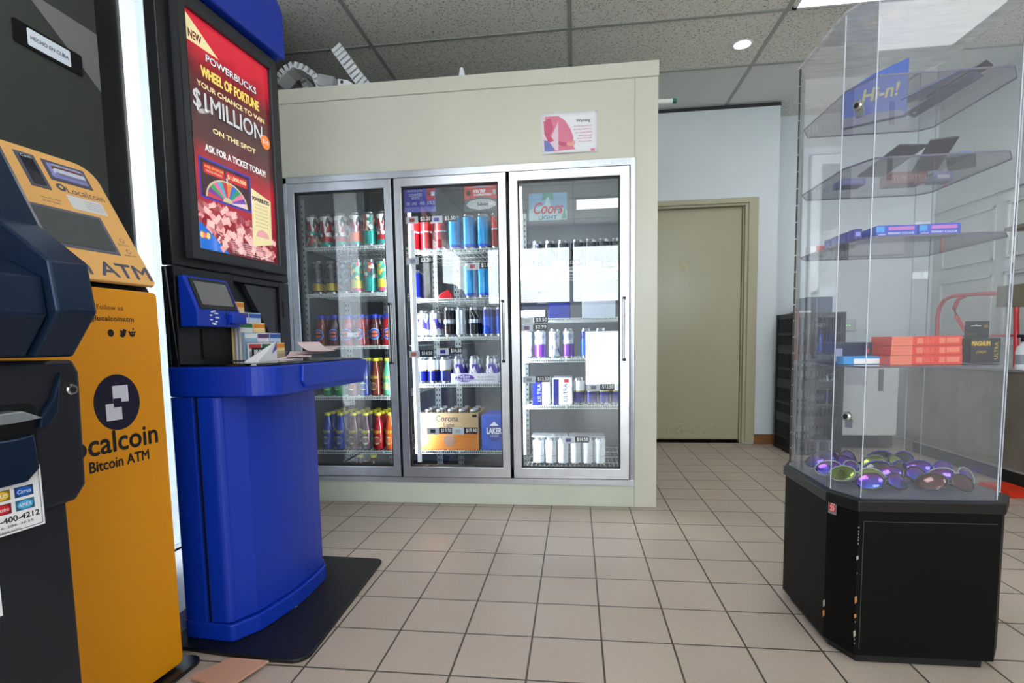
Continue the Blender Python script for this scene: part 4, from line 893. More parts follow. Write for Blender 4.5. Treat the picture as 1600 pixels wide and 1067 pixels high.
fp = MB().prism(pp, -.012, 0, tan, 'xz', M=SM).build('console_plate', ya, bev=.003)
Y0 = -.0125
q = MB(); q.raw = True; letters(q, 'Bitcoin ATM', -.345, -.003, .014, .054, Y0, inkg, M=SM, bold=.0012)
letters(q, 'Localcoin', -.108, -.014, .250, .268, Y0, inkg, M=SM); q.flat(ellipse(-.120, .262, .011, .011), Y0, inkg, M=SM)
q.flat(ellipse(-.120, .262, .0045, .0045), Y0-.0003, tan, M=SM); letters(q, 'Touch Screen to Get Started', -.185, -.068, .088, .096, Y0-.0010, whiteink, M=SM)
for x_, z_ in ((-.030, .125), (-.028, .093)):
    q.flat(ellipse(x_, z_+.006, .006, .007, 10), Y0, inkg, M=SM); q.flat(ellipse(x_, z_+.006, .0045, .0055, 10), Y0-.0002, tan, M=SM); letters(q, 'SECURE CASH', x_-.018, x_+.014, z_-.009, z_-.005, Y0, inkg, M=SM)
letters(q, 'Fees may apply', -.186, -.140, .215, .220, Y0, inkg, M=SM); letters(q, 'ask for details', -.186, -.145, .206, .211, Y0, inkg, M=SM)
q.build('lettering', fp)
def recess(name, x0, x1, z0, z1, m1, m2, par):
    q = MB()
    q.prism([(x0, z0), (x1, z0), (x1, z1), (x0, z1)], -.0135, -.012, m1, 'xz', M=SM); q.prism(rrect(x0+.008, x1-.008, z0+.008, z1-.008, .003), -.0145, -.0135, m2, 'xz', M=SM); return q.build(name, par)
recess('screen', -.300, -.058, .082, .192, mat('screen_frame', (104, 104, 120), .4), mat('screen_glass', (70, 76, 78), .06, coat=1), fp)
cs = recess('card_reader', -.134, -.032, .280, .338, inkg, mat('slot_violet', (150, 150, 210), .3), fp)
q = MB(); q.box(-.118, -.046, -.020, -.0145, .300, .312, mat('slot_lip', (210, 214, 236), .3), SM).box(-.118, -.046, -.017, -.0145, .312, .321, mat('slot_brown', (120, 70, 30), .4), SM); q.build('slot', cs)
text('lettering', 'Insert Card Here', -.112, -.046, .326, .332, -.0150, whiteink, cs, M=SM)
bs_ = recess('bill_slot', -.192, -.148, .245, .340, inkg, mat('slot_dark', (36, 38, 50), .15, coat=.6), fp)
text('lettering', 'Cash', -.182, -.158, .326, .333, -.0150, whiteink, bs_, M=SM)
q = MB(); q.raw = True; q.flat([(-.118, .203), (-.030, .203), (-.030, .243), (-.118, .243)], Y0, mat('sticker_pale', (226, 224, 226), .5), M=SM)
for i in range(4): letters(q, 'scan for help call us now', -.078, -.036, .211+.007*i, .215+.007*i, Y0-.0003, inkg, M=SM)
q.build('sticker', fp)
lg = MB(); lg.prism(ellipse(-.132, .757, .059, .067, 40), -.0075, -.006, inkn, 'xz'); lo = lg.build('logo_disc', ya)
q = MB(); q.prism([(-.147, .752), (-.147, .796), (-.141, .802), (-.104, .802), (-.104, .760), (-.127, .757), (-.127, .776), (-.147, .776)][0:0] or [(-.144, .757), (-.144, .797), (-.104, .797), (-.104, .757)], -.0085, -.0076, mat('logo_white', (226, 228, 240), .4), 'xz')
q.prism([(-.164, .715), (-.124, .715), (-.124, .755), (-.164, .755)], -.0085, -.0076, MATS['logo_white'], 'xz'); q.prism([(-.1440, .745), (-.1240, .745), (-.1240, .767), (-.1440, .767)], -.0090, -.0085, inkn, 'xz'); q.build('square_mark', lo)
q = MB(); q.raw = True; letters(q, 'localcoin', -.262, -.029, .640, .690, -.0066, ink, bold=.0014, rise=.0); letters(q, 'Bitcoin ATM', -.213, -.058, .602, .627, -.0066, ink, bold=.0009)
letters(q, 'Follow us', -.165, -.098, .978, .989, -.0066, ink); letters(q, '@localcoinatm', -.190, -.072, .948, .964, -.0066, ink, bold=.0003)
q.flat([(-.112, .915), (-.104, .912), (-.097, .918), (-.095, .927), (-.092, .931), (-.097, .932), (-.102, .934), (-.105, .928), (-.111, .932), (-.110, .923)], -.0066, ink)
q.flat(ellipse(-.079, .921, .008, .007), -.0066, ink); q.flat(ellipse(-.0755, .933, .002, .003), -.0066, ink); q.flat(ellipse(-.087, .926, .0025, .0025), -.0066, ink); q.flat(ellipse(-.071, .926, .0025, .0025), -.0066, ink); q.flat(ellipse(-.082, .922, .0012, .0018, 8), -.0070, yellow); q.flat(ellipse(-.076, .922, .0012, .0018, 8), -.0070, yellow)
q.flat(ellipse(-.135, .923, .008, .009), -.0066, ink); q.build('lettering', ya)
o = MB().prism([(-1.50, .85), (-1.06, .85), (-1.06, 1.20)]+[(-1.085+.03*math.cos(a_), 1.29+.03*math.sin(a_)) for a_ in (0, .5, 1, 1.5)]+[(-1.50, 1.33)], .001, .0125, mat('dark_floor_plate', (34, 36, 40), .3, .4), 'xy').build('floor_plate', bev=.002); tag(o, 'dark metal floor plate under the yellow bitcoin machine', 'plate')
cb = [at(px, py, 2, .01) for px, py in ((296, 1062), (362, 1032), (420, 1037), (352, 1082))]
o = MB().prism([(v.x, v.y) for v in cb], .0135, .020, mat('cardboard_face', (196, 150, 128), .7), 'xy').build('cardboard_sheet', bev=.0005); 
cc_ = sum((v for v in cb), Vector())/4
tag(o, 'pinkish brown cardboard sheet lying on the floor beside the black mat', 'cardboard')

# ------------------------------------------------------------------ dark blue bank machine, nearest
ba = thing('bank_machine', 'dark navy bank machine at the left edge with card stickers', 'cash machine', (-.9, .8, 0), PI/2-ANG)
BW = .50
MB().prism(rrect(-BW, .026, .0, .640, .004), .012, .42, navy_d, 'xz').build('cabinet', ba, bev=.004)
MB().prism([(-BW-.02, .600), (.035, .615), (.055, .640), (.060, .845), (.050, .868), (-BW-.02, .868)], .000, .30, navy_d, 'xz').build('dispenser_unit', ba, bev=.006)
hood = [(-.041, .874), (-.098, .946), (-.088, 1.027), (.008, 1.097), (.090, 1.253), (.17, 1.40), (.30, 1.42), (.30, .874)]
def cheek(x0, x1, name):
    cen = (.10, 1.05); q = MB()
    ins_ = [(cen[0]+(p[0]-cen[0])*.86, cen[1]+(p[1]-cen[1])*.86) for p in hood]
    n = len(hood); vs = [(x0, *p) for p in hood]+[(x1, *p) for p in hood]+[(x1+(.02 if x1 > x0 else -.02), *p) for p in ins_]
    q.add(vs, [(i, (i+1) % n, n+(i+1) % n, n+i) for i in range(n)], navy)
    q.add(vs, [(n+i, n+(i+1) % n, 2*n+(i+1) % n, 2*n+i) for i in range(n)], navy)
    q.add(vs, [tuple(range(n)), tuple(range(2*n, 3*n))], navy); return q.build(name, ba, bev=.004, seg=2)
cheek(-.045, .018, 'hood_cheek'); cheek(-BW+.02, -BW-.04, 'hood_cheek')
MB().prism([(-.030, .876), (-.080, .940), (-.075, 1.000), (-.010, 1.030), (.045, 1.040), (.30, 1.04), (.30, .876)], -BW, -.047, navy, 'yz').build('hood_nose', ba, bev=.003)
MB().prism([(.045, 1.042), (.165, 1.38), (.30, 1.38), (.30, 1.042)], -BW, -.047, navy_d, 'yz').build('screen_panel', ba)
SB = Matrix.Translation((0, .045, 1.042)) @ Matrix.Rotation(math.radians(-19.5), 4, 'X')
q = MB(); q.raw = True; letters(q, 'RECEIPT', -.085, -.055, .030, .037, -.004, whiteink, M=SB)
q.prism([(-.085, .010), (-.055, .010), (-.055, .026), (-.085, .026)], -.003, 0, mat('slot_dark', (36, 38, 50), .15), 'xz', M=SB); q.build('receipt_sign', ba)
# side fins that catch light on the cheek: pocket with paper outlet
q = MB(); q.prism(rrect(-.34, -.022, .700, .800, .012), -.001, .004, mat('pocket_black', (8, 9, 14), .3), 'xz'); pk_ = q.build('dispenser_mouth', ba)
q = MB(); q.prism([(-.030, .775), (-.060, .790), (-.34, .782), (-.34, .772), (-.065, .772)], -.030, .002, mat('outlet_grey', (150, 156, 160), .3, .5), 'xz'); q.build('outlet_tray', pk_, bev=.002)
q = MB(); q.prism([(.020, .848), (.010, .780), (-.006, .758), (-.022, .755), (-.018, .775), (.002, .800)], -.010, -.0005, navy, 'xz'); q.build('fin', pk_, bev=.002)
q = MB(); q.prism([(-.060, .745), (-.034, .748), (-.030, .690), (-.050, .672), (-.34, .668), (-.34, .745)], -.014, -.0005, navy, 'xz'); q.build('lower_lip', pk_, bev=.003)
lk = MB().lathe([(.010, 0), (.010, .004), (.0085, .006)], chrome, n=20, M=Matrix.Translation((.041, .0, .815)) @ Matrix.Rotation(PI/2, 4, 'X')).build('lock', ba); q = MB(); q.lathe([(.0055, .006), (.0055, .0065)], ink, n=14, M=Matrix.Translation((.041, .0, .815)) @ Matrix.Rotation(PI/2, 4, 'X')).build('keyhole', lk)
# card sticker
st = MB(); st.box(-.16, -.022, -.002, -.0005, .592, .694, paper); so_ = st.build('card_sticker', ba)
q = MB(); q.raw = True
for e_ in ((-.156, -.0255, .690, .691), (-.156, -.0255, .595, .596), (-.0265, -.0255, .596, .691)): q.flat([(e_[0], e_[2]), (e_[1], e_[2]), (e_[1], e_[3]), (e_[0], e_[3])], -.0022, inkn)
letters(q, 'CASH EZEE', -.135, -.052, .676, .686, -.0024, ink, slant=.2, bold=.0004); q.flat([(-.05, .678), (-.034, .682), (-.034, .686), (-.05, .683)], -.0024, mat('sticker_gold', (230, 190, 40), .5))
for x_, z_, c_, s_ in ((-.084, .656, (236, 190, 40), 'PLUS'), (-.050, .656, (20, 100, 190), 'Cirrus'), (-.084, .634, (206, 30, 40), 'Maestro'), (-.050, .634, (70, 170, 220), 'AMEX'), (-.118, .656, (30, 60, 150), 'VISA'), (-.118, .634, (230, 120, 40), 'Interac')):
    q.flat([(x_-.014, z_-.0085), (x_+.014, z_-.0085), (x_+.014, z_+.0085), (x_-.014, z_+.0085)], -.0024, mat('logo_tile_%d_%d_%d' % c_, tuple(int(v*.6) for v in c_), .5)); q.flat(ellipse(x_, z_, .012, .0072), -.0026, mat('logo_oval_%d_%d_%d' % c_, c_, .5)); letters(q, s_, x_-.010, x_+.010, z_-.003, z_+.003, -.0028, whiteink)
letters(q, '1-877-400-4212', -.118, -.030, .611, .620, -.0024, ink, bold=.0003); letters(q, '1-866-286-3635', -.105, -.040, .603, .607, -.0024, ink); letters(q, 'cashezee.com', -.105, -.060, .596, .600, -.0024, ink); q.build('print', so_)
st = MB(); st.box(-.20, -.088, .0105, .012, .462, .556, paper); so_ = st.build('lower_sticker', ba)
q = MB(); q.raw = True; letters(q, 'ATM', -.19, -.094, .515, .538, .0100, ink, bold=.001); letters(q, '24 H', -.17, -.094, .478, .500, .0100, ink, bold=.001); q.build('print', so_)

# ------------------------------------------------------------------ dark framed poster display by the window
pd = thing('poster_display', 'tall dark framed cigar poster display standing behind the yellow machine', 'poster display', (-1.54, 1.3, 0), PI/2)
# front faces +x: local x runs along +y
box('backing', -.9, .424, .0, .05, .02, 2.56, mat('display_black', (12, 12, 14), .5), pd, .002)
box('edge_strip', .4245, .434, -.004, .05, .02, 2.56, mat('silver_edge', (190, 190, 192), .3, .9), pd)
box('foot', -.8, .43, -.03, .05, .0, .02, black, pd)
pa = MB(); pa.box(-.85, .335, -.004, -.0005, .6, 2.50, mat('cigar_sheet', (78, 82, 78), .5, var=.15, vscale=2)); pa = pa.build('poster_sheet', pd)
q = MB(); q.raw = True; pts = [(-.85, 2.5), (-.85, 2.02), (-.3, 1.93), (.0, 1.90), (.15, 1.92), (.335, 2.05), (.335, 2.5)]
q.flat(pts, -.0046, mat('cigar_brown', (92, 58, 44), .6, var=.5, vscale=9)); q.flat([(.20, 2.5), (.335, 2.5), (.335, 2.10), (.27, 2.16), (.22, 2.3)], -.005, mat('cigar_leaf', (190, 130, 130), .6, var=.4, vscale=14))
q.flat([(.10, 1.9), (.335, 1.72), (.335, 1.9)], -.0049, mat('cigar_grey', (150, 150, 146), .6)); q.build('picture', pa)
q = MB(); q.prism(rrect(.062, .269, 1.738, 1.800, .006), -.009, -.0046, ink, 'xz'); bd = q.build('cigar_band', pd)
MB().prism(rrect(.100, .229, 1.746, 1.793, .004), -.0100, -.009, mat('band_white', (214, 222, 232), .4, emit=.25), 'xz').build('label', bd)
text('lettering', 'HECHO EN CUBA', .108, .222, 1.765, 1.775, -.0104, inkg, bd, bold=.0004)
#@@PART4

# ------------------------------------------------------------------ clear display case on black base
dc = thing('display_case', 'tall clear acrylic display case on a black base', 'display case', (0, 0, 0))
BP = [(.692, 1.835), (.694, 1.543), (.734, 1.456), (1.075, 1.456), (1.135, 1.53), (1.135, 1.88), (1.10, 1.91), (.735, 1.91)]
def inset(P, d):
    cx = sum(p[0] for p in P)/len(P); cy = sum(p[1] for p in P)/len(P)
    return [(p[0]+(cx-p[0])*d/abs(cx-P[0][0]), p[1]+(cy-p[1])*d/abs(cx-P[0][0])) for p in P]
blam = mat('black_laminate', (5, 5, 5), .55, var=.15, spec=.15)
bb_ = MB().prism(BP, .03, .425, blam, 'xy').build('base_cabinet', dc, bev=.002)
MB().prism(inset(BP, .02), .001, .03, black, 'xy').build('toe_kick', dc)
MB().prism(inset(BP, -.006), .4255, .4555, mat('black_edge_trim', (12, 12, 13), .3), 'xy').build('rim', dc, bev=.003)
MB().prism(inset(BP, .012), .456, .459, mat('deck_grey', (96, 98, 108), .3), 'xy').build('deck', dc)
q = MB()
q.box(.745, 1.065, 1.4545, 1.456, .398, .400, mat('door_gap', (44, 44, 44), .6)).box(.745, .747, 1.4545, 1.456, .05, .40, MATS['door_gap']); q.build('door_seam', bb_)
q = MB(); q.raw = True; cw = mat('chipped_wood', (176, 112, 60), .8); ch_ = mat('chipped_pale', (150, 146, 136), .8)
for (px, py, pz, m_) in ((.7336, 1.4545, .14, cw), (.7336, 1.4545, .185, cw), (.7336, 1.4545, .09, ch_), (.6935, 1.541, .10, cw), (.6935, 1.541, .13, ch_), (.7336, 1.4545, .30, ch_)):
    r_ = random.uniform(.006, .014); q.add([(px-.002, py, pz-r_), (px+.003, py-.0003, pz-r_*.3), (px+.002, py-.0003, pz+r_), (px-.003, py+.001, pz+r_*.6)], [(0, 1, 2, 3)], m_)
for i in range(14):
    z_ = random.uniform(.05, .40); q.add([(.7333, 1.4548, z_), (.7350, 1.4544, z_), (.7352, 1.4544, z_+.004), (.7333, 1.4548, z_+.004)], [(0, 1, 2, 3)], ch_)
q.build('chips', bb_)
q = MB(); # lock tag on the chamfer
cx_, cy_ = (.694+.734)/2, (1.543+1.456)/2; dx_, dy_ = .734-.694, 1.456-1.543; Ld = math.hypot(dx_, dy_)
CM = Matrix(((dx_/Ld, -dy_/Ld, 0, .694), (dy_/Ld, dx_/Ld, 0, 1.543), (0, 0, 1, 0), (0, 0, 0, 1)))     # local x along chamfer, -y outward
q.box(.006, .030, -.003, -.0003, .395, .442, mat('tag_metal', (150, 150, 150), .4, .6), CM); tg = q.build('metal_tag', dc)
q = MB(); q.raw = True; q.flat([(.009, .402), (.028, .402), (.028, .428), (.009, .428)], -.0034, mat('tag_red', (196, 30, 36), .5), M=CM); letters(q, 'ZZ', .012, .025, .416, .425, -.0038, whiteink, M=CM, slant=.3); letters(q, 'ZZ', .012, .025, .405, .413, -.0038, whiteink, M=CM, slant=.3); q.build('red_print', tg)
# acrylic walls, one sheet per side
CT, th = 1.715, .003
IP = inset(BP, .010)
names = ['acrylic_side']*8
for i in range(len(IP)):
    a_, c_ = Vector(IP[i]+(0,)), Vector(IP[(i+1) % len(IP)]+(0,)); d_ = (c_-a_); L_ = d_.length; ang = math.atan2(d_.y, d_.x)
    M_ = Matrix.Translation(a_) @ Matrix.Rotation(ang, 4, 'Z')
    q = MB(); q.box(.0015, L_-.0015, 0, th, .4595, CT, acryl, M_); q.build('acrylic_side', dc)
q = MB()
for i, p_ in enumerate(IP):
    q.lathe([(.0014, .4595), (.0014, CT)], acryl_edge, c=p_, n=8)
q.build('corner_joint', dc)
MB().prism(inset(BP, .004), CT+.0005, CT+.006, acryl_roof, 'xy').build('acrylic_roof', dc)
q = MB()
for z_ in [(.47+.052*i) for i in range(24)]: q.box(IP[0][0]-.0035, IP[0][0]+.0, IP[0][1]-.006, IP[0][1]-.001, z_, z_+.048, mat('hinge_brass', (70, 64, 56), .4, .6))
q.build('piano_hinge', dc)
SHP = inset(BP, .022)
for z_ in (1.531, 1.332, 1.137, .805):
    o = MB().prism(SHP, z_-.004, z_, acryl_shelf, 'xy').build('acrylic_shelf', dc)
    q = MB()
    for i in range(len(SHP)):
        a_, c_ = Vector(SHP[i]+(0,)), Vector(SHP[(i+1) % len(SHP)]+(0,)); d_ = c_-a_
        q.box(0, d_.length, -.0008, .0004, z_-.0042, z_+.0002, shelf_edge, Matrix.Translation(a_) @ Matrix.Rotation(math.atan2(d_.y, d_.x), 4, 'Z'))
    q.build('shelf_edge', o)
for z_ in (1.468, .671):
    LM = CM @ Matrix.Translation((.048, .006, z_)) @ Matrix.Rotation(PI/2, 4, 'X')
    lk = MB().lathe([(.0125, 0), (.0125, .006), (.010, .009)], chrome, n=24, M=LM).build('lock', dc); MB().lathe([(.0065, .009), (.0065, .0096)], mat('lock_core', (70, 66, 60), .3, .8), n=16, M=LM).build('keyhole', lk)
    MB().box(-.004, .016, -.030, -.006, -.0, .004, chrome, LM @ Matrix.Rotation(0, 4, 'Z')).build('cam', lk)
# goods in the case
def goods(name, label, cat, x0, x1, y0, y1, z, h, m, rz=0, words=(), wm=None, group=None, bev=.001):
    cx, cy = (x0+x1)/2, (y0+y1)/2; t = thing(name, label, cat, (cx, cy, z+.0006), rz, group)
    w2, d2 = (x1-x0)/2, (y1-y0)/2; box('carton', -w2, w2, -d2, d2, 0, h, m, t, bev)
    if words:
        q = MB(); q.raw = True
        for s, a_, c_, b0, b1, mm in words:
            if s: letters(q, s, -w2+2*w2*a_, -w2+2*w2*c_, h*b0, h*b1, -d2-.0005, mm)
            else: q.flat([(-w2+2*w2*a_, h*b0), (-w2+2*w2*c_, h*b0), (-w2+2*w2*c_, h*b1), (-w2+2*w2*a_, h*b1)], -d2-.0003, mm)
        q.build('print', t)
    return t
ob, sal, wi = mat('box_orange', (216, 48, 12), .4), mat('box_salmon', (228, 120, 92), .4), whiteink
Yg = 1.53
xa, xb = at(1391, 560, 1, Yg).x, at(1504, 560, 1, Yg).x
for k in range(3):
    h_ = .0245
    goods('battery_box', f'orange battery box, {["bottom", "middle", "top"][k]} one of the stack of three in the display case', 'box', xa+.001*k, xb-.0015*k, Yg, Yg+.10, .805+k*(h_+.0008), h_, ob,
          words=[('', .0, .30, .0, 1, sal), ('', .36, .45, .2, .8, sal), ('', .68, .76, .2, .8, sal), ('', .78, .96, .25, .8, sal), ('10', .47, .53, .25, .75, sal), ('x 20', .54, .60, .25, .75, sal), ('zinc air hearing', .02, .28, .62, .8, ob), ('mercury free', .02, .24, .28, .46, ob)], group='orange battery boxes')
xa, xb = at(1318, 560, 1, 1.58).x, at(1392, 560, 1, 1.58).x
goods('flat_box', 'flat light blue box with a white label beside the orange boxes', 'box', xa, xb, 1.58, 1.66, .805, .022, mat('box_sky', (60, 150, 220), .4), words=[('', .22, .80, .05, .70, wi)])
goods('dark_box', 'dark slate box with a small barcode label at the left of the lowest shelf', 'box', .725, .835, 1.62, 1.72, .805, .060, mat('box_slate', (44, 50, 72), .4), words=[('', .12, .28, .1, .72, mat('label_pale', (150, 156, 190), .5)), ('', .86, .93, .5, .7, mat('dot_red', (200, 60, 70), .5))])
# hanging battery card
xa, xb = at(1511, 540, 1, 1.57).x, at(1560, 540, 1, 1.57).x-.004
t = thing('battery_pack', 'black and gold battery blister pack standing right of the orange boxes', 'battery pack', ((xa+xb)/2, 1.60, .8066)); w2 = (xb-xa)/2
box('card', -w2*.65, w2, .0, .002, 0, .112, mat('pack_black', (18, 18, 26), .35), t); box('carton', -w2, w2*.98, -.045, -.001, 0, .066, mat('pack_black', (18, 18, 26), .35), t, .001)
q = MB(); q.raw = True; letters(q, 'MAGNUM', -w2*.95, w2*.25, .046, .058, -.0455, mat('pack_gold', (196, 160, 50), .4), bold=.0008); letters(q, 'LITHIUM', -w2*.65, w2*.0, .026, .033, -.0455, MATS['pack_gold']); 
letters(q, 'ULTRA', 0, .045, 0, .009, 0, MATS['pack_gold'], M=Matrix.Translation((w2*.8, -.0457, .010)) @ Matrix.Rotation(-PI/2, 4, 'Y')); q.flat([(-w2*.25, .098), (w2*.45, .098), (w2*.45, .102), (w2*.2, .102), (w2*.1, .105), (0, .102), (-w2*.25, .102)], -.0005, mat('hang_hole', (150, 155, 165), .5)); q.flat(ellipse(w2*.78, .098, .006, .006), -.0005, mat('seal_brown', (120, 84, 50), .5)); letters(q, 'ENERGY', -w2*.5, w2*.1, .074, .080, -.0005, mat('seal_brown', (120, 84, 50), .5)); q.build('print', t)
# third shelf
bp_, pkk = mat('box_blue_violet', (40, 70, 190), .35), mat('box_pink', (196, 110, 190), .4)
Y3 = 1.50
for k, (a0, a1, nm) in enumerate(((1369, 1434, 'left'), (1436, 1501, 'right'))):
    xa, xb = at(a0, 360, 1, Y3).x, at(a1, 360, 1, Y3).x
    goods('tape_box', f'blue and pink flat box on the third shelf down, {nm} one of two', 'box', xa, xb, Y3, Y3+.10, 1.137, .029, bp_, group='blue and pink boxes', words=[('', .30, .92, .55, .85, pkk), ('', .0, .2, .4, .9, mat('box_sky', (60, 150, 220), .4)), ('PRIMARY COLOUR', .30, .92, .18, .38, wi), ('colour', .05, .24, .15, .3, wi)])
xm = at(1369, 360, 1, Y3).x
for k in range(4):
    t = goods('small_box', f'violet small box, {ORD[k+1]} counting back along the clear chamfered corner', 'box', .728, .7475, 1.52+.045*k, 1.555+.045*k, 1.137, .027, mat('box_violet', (66, 62, 150), .4), words=[('', .2, .8, .3, .7, mat('box_lilac', (150, 150, 220), .4))], group='violet small boxes on the third shelf')
goods('red_white_pack', 'small white and red pack at the left of the third shelf down', 'pack', .73, .79, 1.79, 1.83, 1.137, .030, mat('pack_white', (226, 222, 222), .5), words=[('', .3, 1, .3, 1, red)])
goods('dark_pack', 'dark rounded pack lying flat at the rear left of the third shelf', 'pack', .735, .80, 1.66, 1.72, 1.137, .010, mat('pack_plum', (70, 60, 74), .4))
# second shelf: cards and boxes
goods('small_blue_box', 'small blue box standing alone at the left of the second shelf down', 'box', .792, .858, 1.735, 1.79, 1.332, .020, mat('box_periwinkle', (110, 116, 190), .4), words=[('', .1, .9, .3, .7, mat('box_lilac', (150, 150, 220), .4))])
def card(name, label, cat, pts, m, w_=.004, loc=(0, 0, 0), R=(0, 0, 0)):
    t = thing(name, label, cat, loc); t.rotation_euler = R; MB().prism(pts, -w_/2, w_/2, m, 'xy').build('card', t, bev=.0005); return t
dk = mat('card_charcoal', (60, 52, 58), .4)
for i, (x_, y_, a_, w_, l_, cc, nm) in enumerate(((.845, 1.585, .15, .075, .16, (52, 44, 50), 'charcoal'), (.945, 1.575, -.30, .06, .17, (60, 48, 52), 'dark brown'), (1.035, 1.61, -.60, .06, .15, (48, 58, 56), 'dark green'))):
    t = card('hang_card', f'{nm} blister card lying flat among others on the second shelf down', 'blister card', [(-w_/2, -l_/2), (w_/2, -l_/2), (w_/2, l_/2), (-w_/2, l_/2)], mat('card_'+nm.replace(' ', '_'), cc, .4), .004, (x_, y_, 1.332+.0028+.0055*i+(l_/2*.2 if i < 2 else 0)), (-.2 if i < 2 else 0, 0, a_))
    MB().box(-w_*.35, w_*.35, -l_*.35, l_*.15, .0022, .0162, mat('blister_%d' % i, ((150, 70, 66), (160, 80, 74), (90, 110, 170))[i], .3, coat=.6)).build('blister', t, bev=.003) if i == 2 else MB().box(-w_*.35, w_*.35, -l_*.35, l_*.15, .0021, .0023, mat('blister_%d' % i, ((150, 70, 66), (160, 80, 74), (90, 110, 170))[i], .3)).build('picture', t)
goods('red_box', 'dull red box with pale lettering toward the rear of the second shelf down', 'box', .93, 1.03, 1.74, 1.80, 1.332, .032, mat('box_dull_red', (158, 74, 68), .4), words=[('TUNGSTEN', .05, .95, .3, .7, mat('box_cream', (222, 206, 196), .5))])
goods('blue_white_pack', 'small blue and white pack at the right rear of the second shelf', 'pack', 1.045, 1.10, 1.74, 1.78, 1.332, .026, mat('pack_blue_white', (110, 130, 190), .4), words=[('', .2, .8, .3, .7, wi)])
# top shelf
t = thing('yellow_lettered_pack', 'large blue pack with yellow lettering on the top shelf of the case', 'pack', (.905, 1.802, 1.5316), math.radians(-31)); w2, hh = .083, .16
MB().prism([(-w2, 0), (w2, 0), (w2, hh), (.0, .140), (-w2, .105)], -.012, .012, mat('pack_strong_blue', (44, 92, 196), .4), 'xz').build('carton', t, bev=.002); q = MB(); q.raw = True; letters(q, 'Hi-n!', -w2*.35, w2*.7, hh*.38, hh*.62, -.0126, mat('pack_lemon', (216, 206, 120), .4), slant=.15, bold=.0012)
q.flat([(-w2, 0), (w2, 0), (w2*.8, hh*.12), (-w2, hh*.18)], -.0123, mat('pack_grey', (130, 130, 150), .4)); q.build('print', t)
for i, (x_, y_, a_, w_, l_, cc, nm) in enumerate(((1.035, 1.70, .64, .06, .17, (70, 90, 140), 'slate blue'), (1.045, 1.655, .70, .05, .14, (44, 44, 50), 'black'), (1.03, 1.74, 1.05, .06, .15, (96, 118, 170), 'dusty blue'), (1.04, 1.80, 1.35, .055, .15, (150, 176, 190), 'pale grey'))):
    tl = .30 if i < 3 else .0; z0 = 1.5335+.021*i+l_/2*math.sin(tl)
    t = card('hang_card', f'{nm} long blister card in the heap on the top shelf of the case', 'blister card', [(-w_/2, -l_/2), (w_/2, -l_/2), (w_/2, l_/2), (-w_/2, l_/2)], mat('card_'+nm.replace(' ', '_'), cc, .4), .003, (x_, y_, z0), (-tl, 0, a_))
    MB().box(-w_*.35, w_*.35, -l_*.3, l_*.25, .0017, .0077, mat('blister_top_%d' % i, ((130, 150, 170), (110, 80, 96), (110, 130, 180), (190, 200, 206))[i], .25, coat=.6)).build('blister', t, bev=.003)
    MB().flat(ellipse(0, 0, .006, .004, 10), 0, wi, M=Matrix.Translation((0, l_*.42, -.0018)) @ Matrix.Rotation(-PI/2, 4, 'X')).build('hang_hole', t)
# sunglasses on the deck
def iridescent():
    m = mat('mirror_lens', (60, 20, 160), .08, .9, coat=1); nt = m.node_tree; L = nt.links; bs = nt.nodes['Principled BSDF']
    tc = nt.nodes.new('ShaderNodeTexCoord'); sx = nt.nodes.new('ShaderNodeSeparateXYZ'); L.new(tc.outputs['Object'], sx.inputs[0])
    mr = nt.nodes.new('ShaderNodeMapRange'); mr.inputs[1].default_value = -.004; mr.inputs[2].default_value = .044; L.new(sx.outputs[2], mr.inputs[0])
    r = nt.nodes.new('ShaderNodeValToRGB'); e = r.color_ramp.elements; e[0].color = lin((20, 110, 120)); e[1].color = lin((120, 30, 110))
    for p_, c_ in ((.35, (24, 40, 190)), (.65, (70, 24, 180))): k = e.new(p_); k.color = lin(c_)
    L.new(mr.outputs[0], r.inputs[0]); L.new(r.outputs[0], bs.inputs['Base Color']); return m
irl = iridescent(); grl = mat('green_lens', (120, 150, 30), .08, .9, coat=1); rdl = mat('dark_red_lens', (70, 16, 24), .08, .6, coat=1); bll = mat('black_lens', (22, 16, 40), .08, .7, coat=1)
fr_b, fr_g, fr_bl = mat('frame_black', (14, 14, 18), .2, coat=1), mat('frame_grey', (150, 154, 150), .3), mat('frame_blue', (16, 36, 160), .25, coat=1)
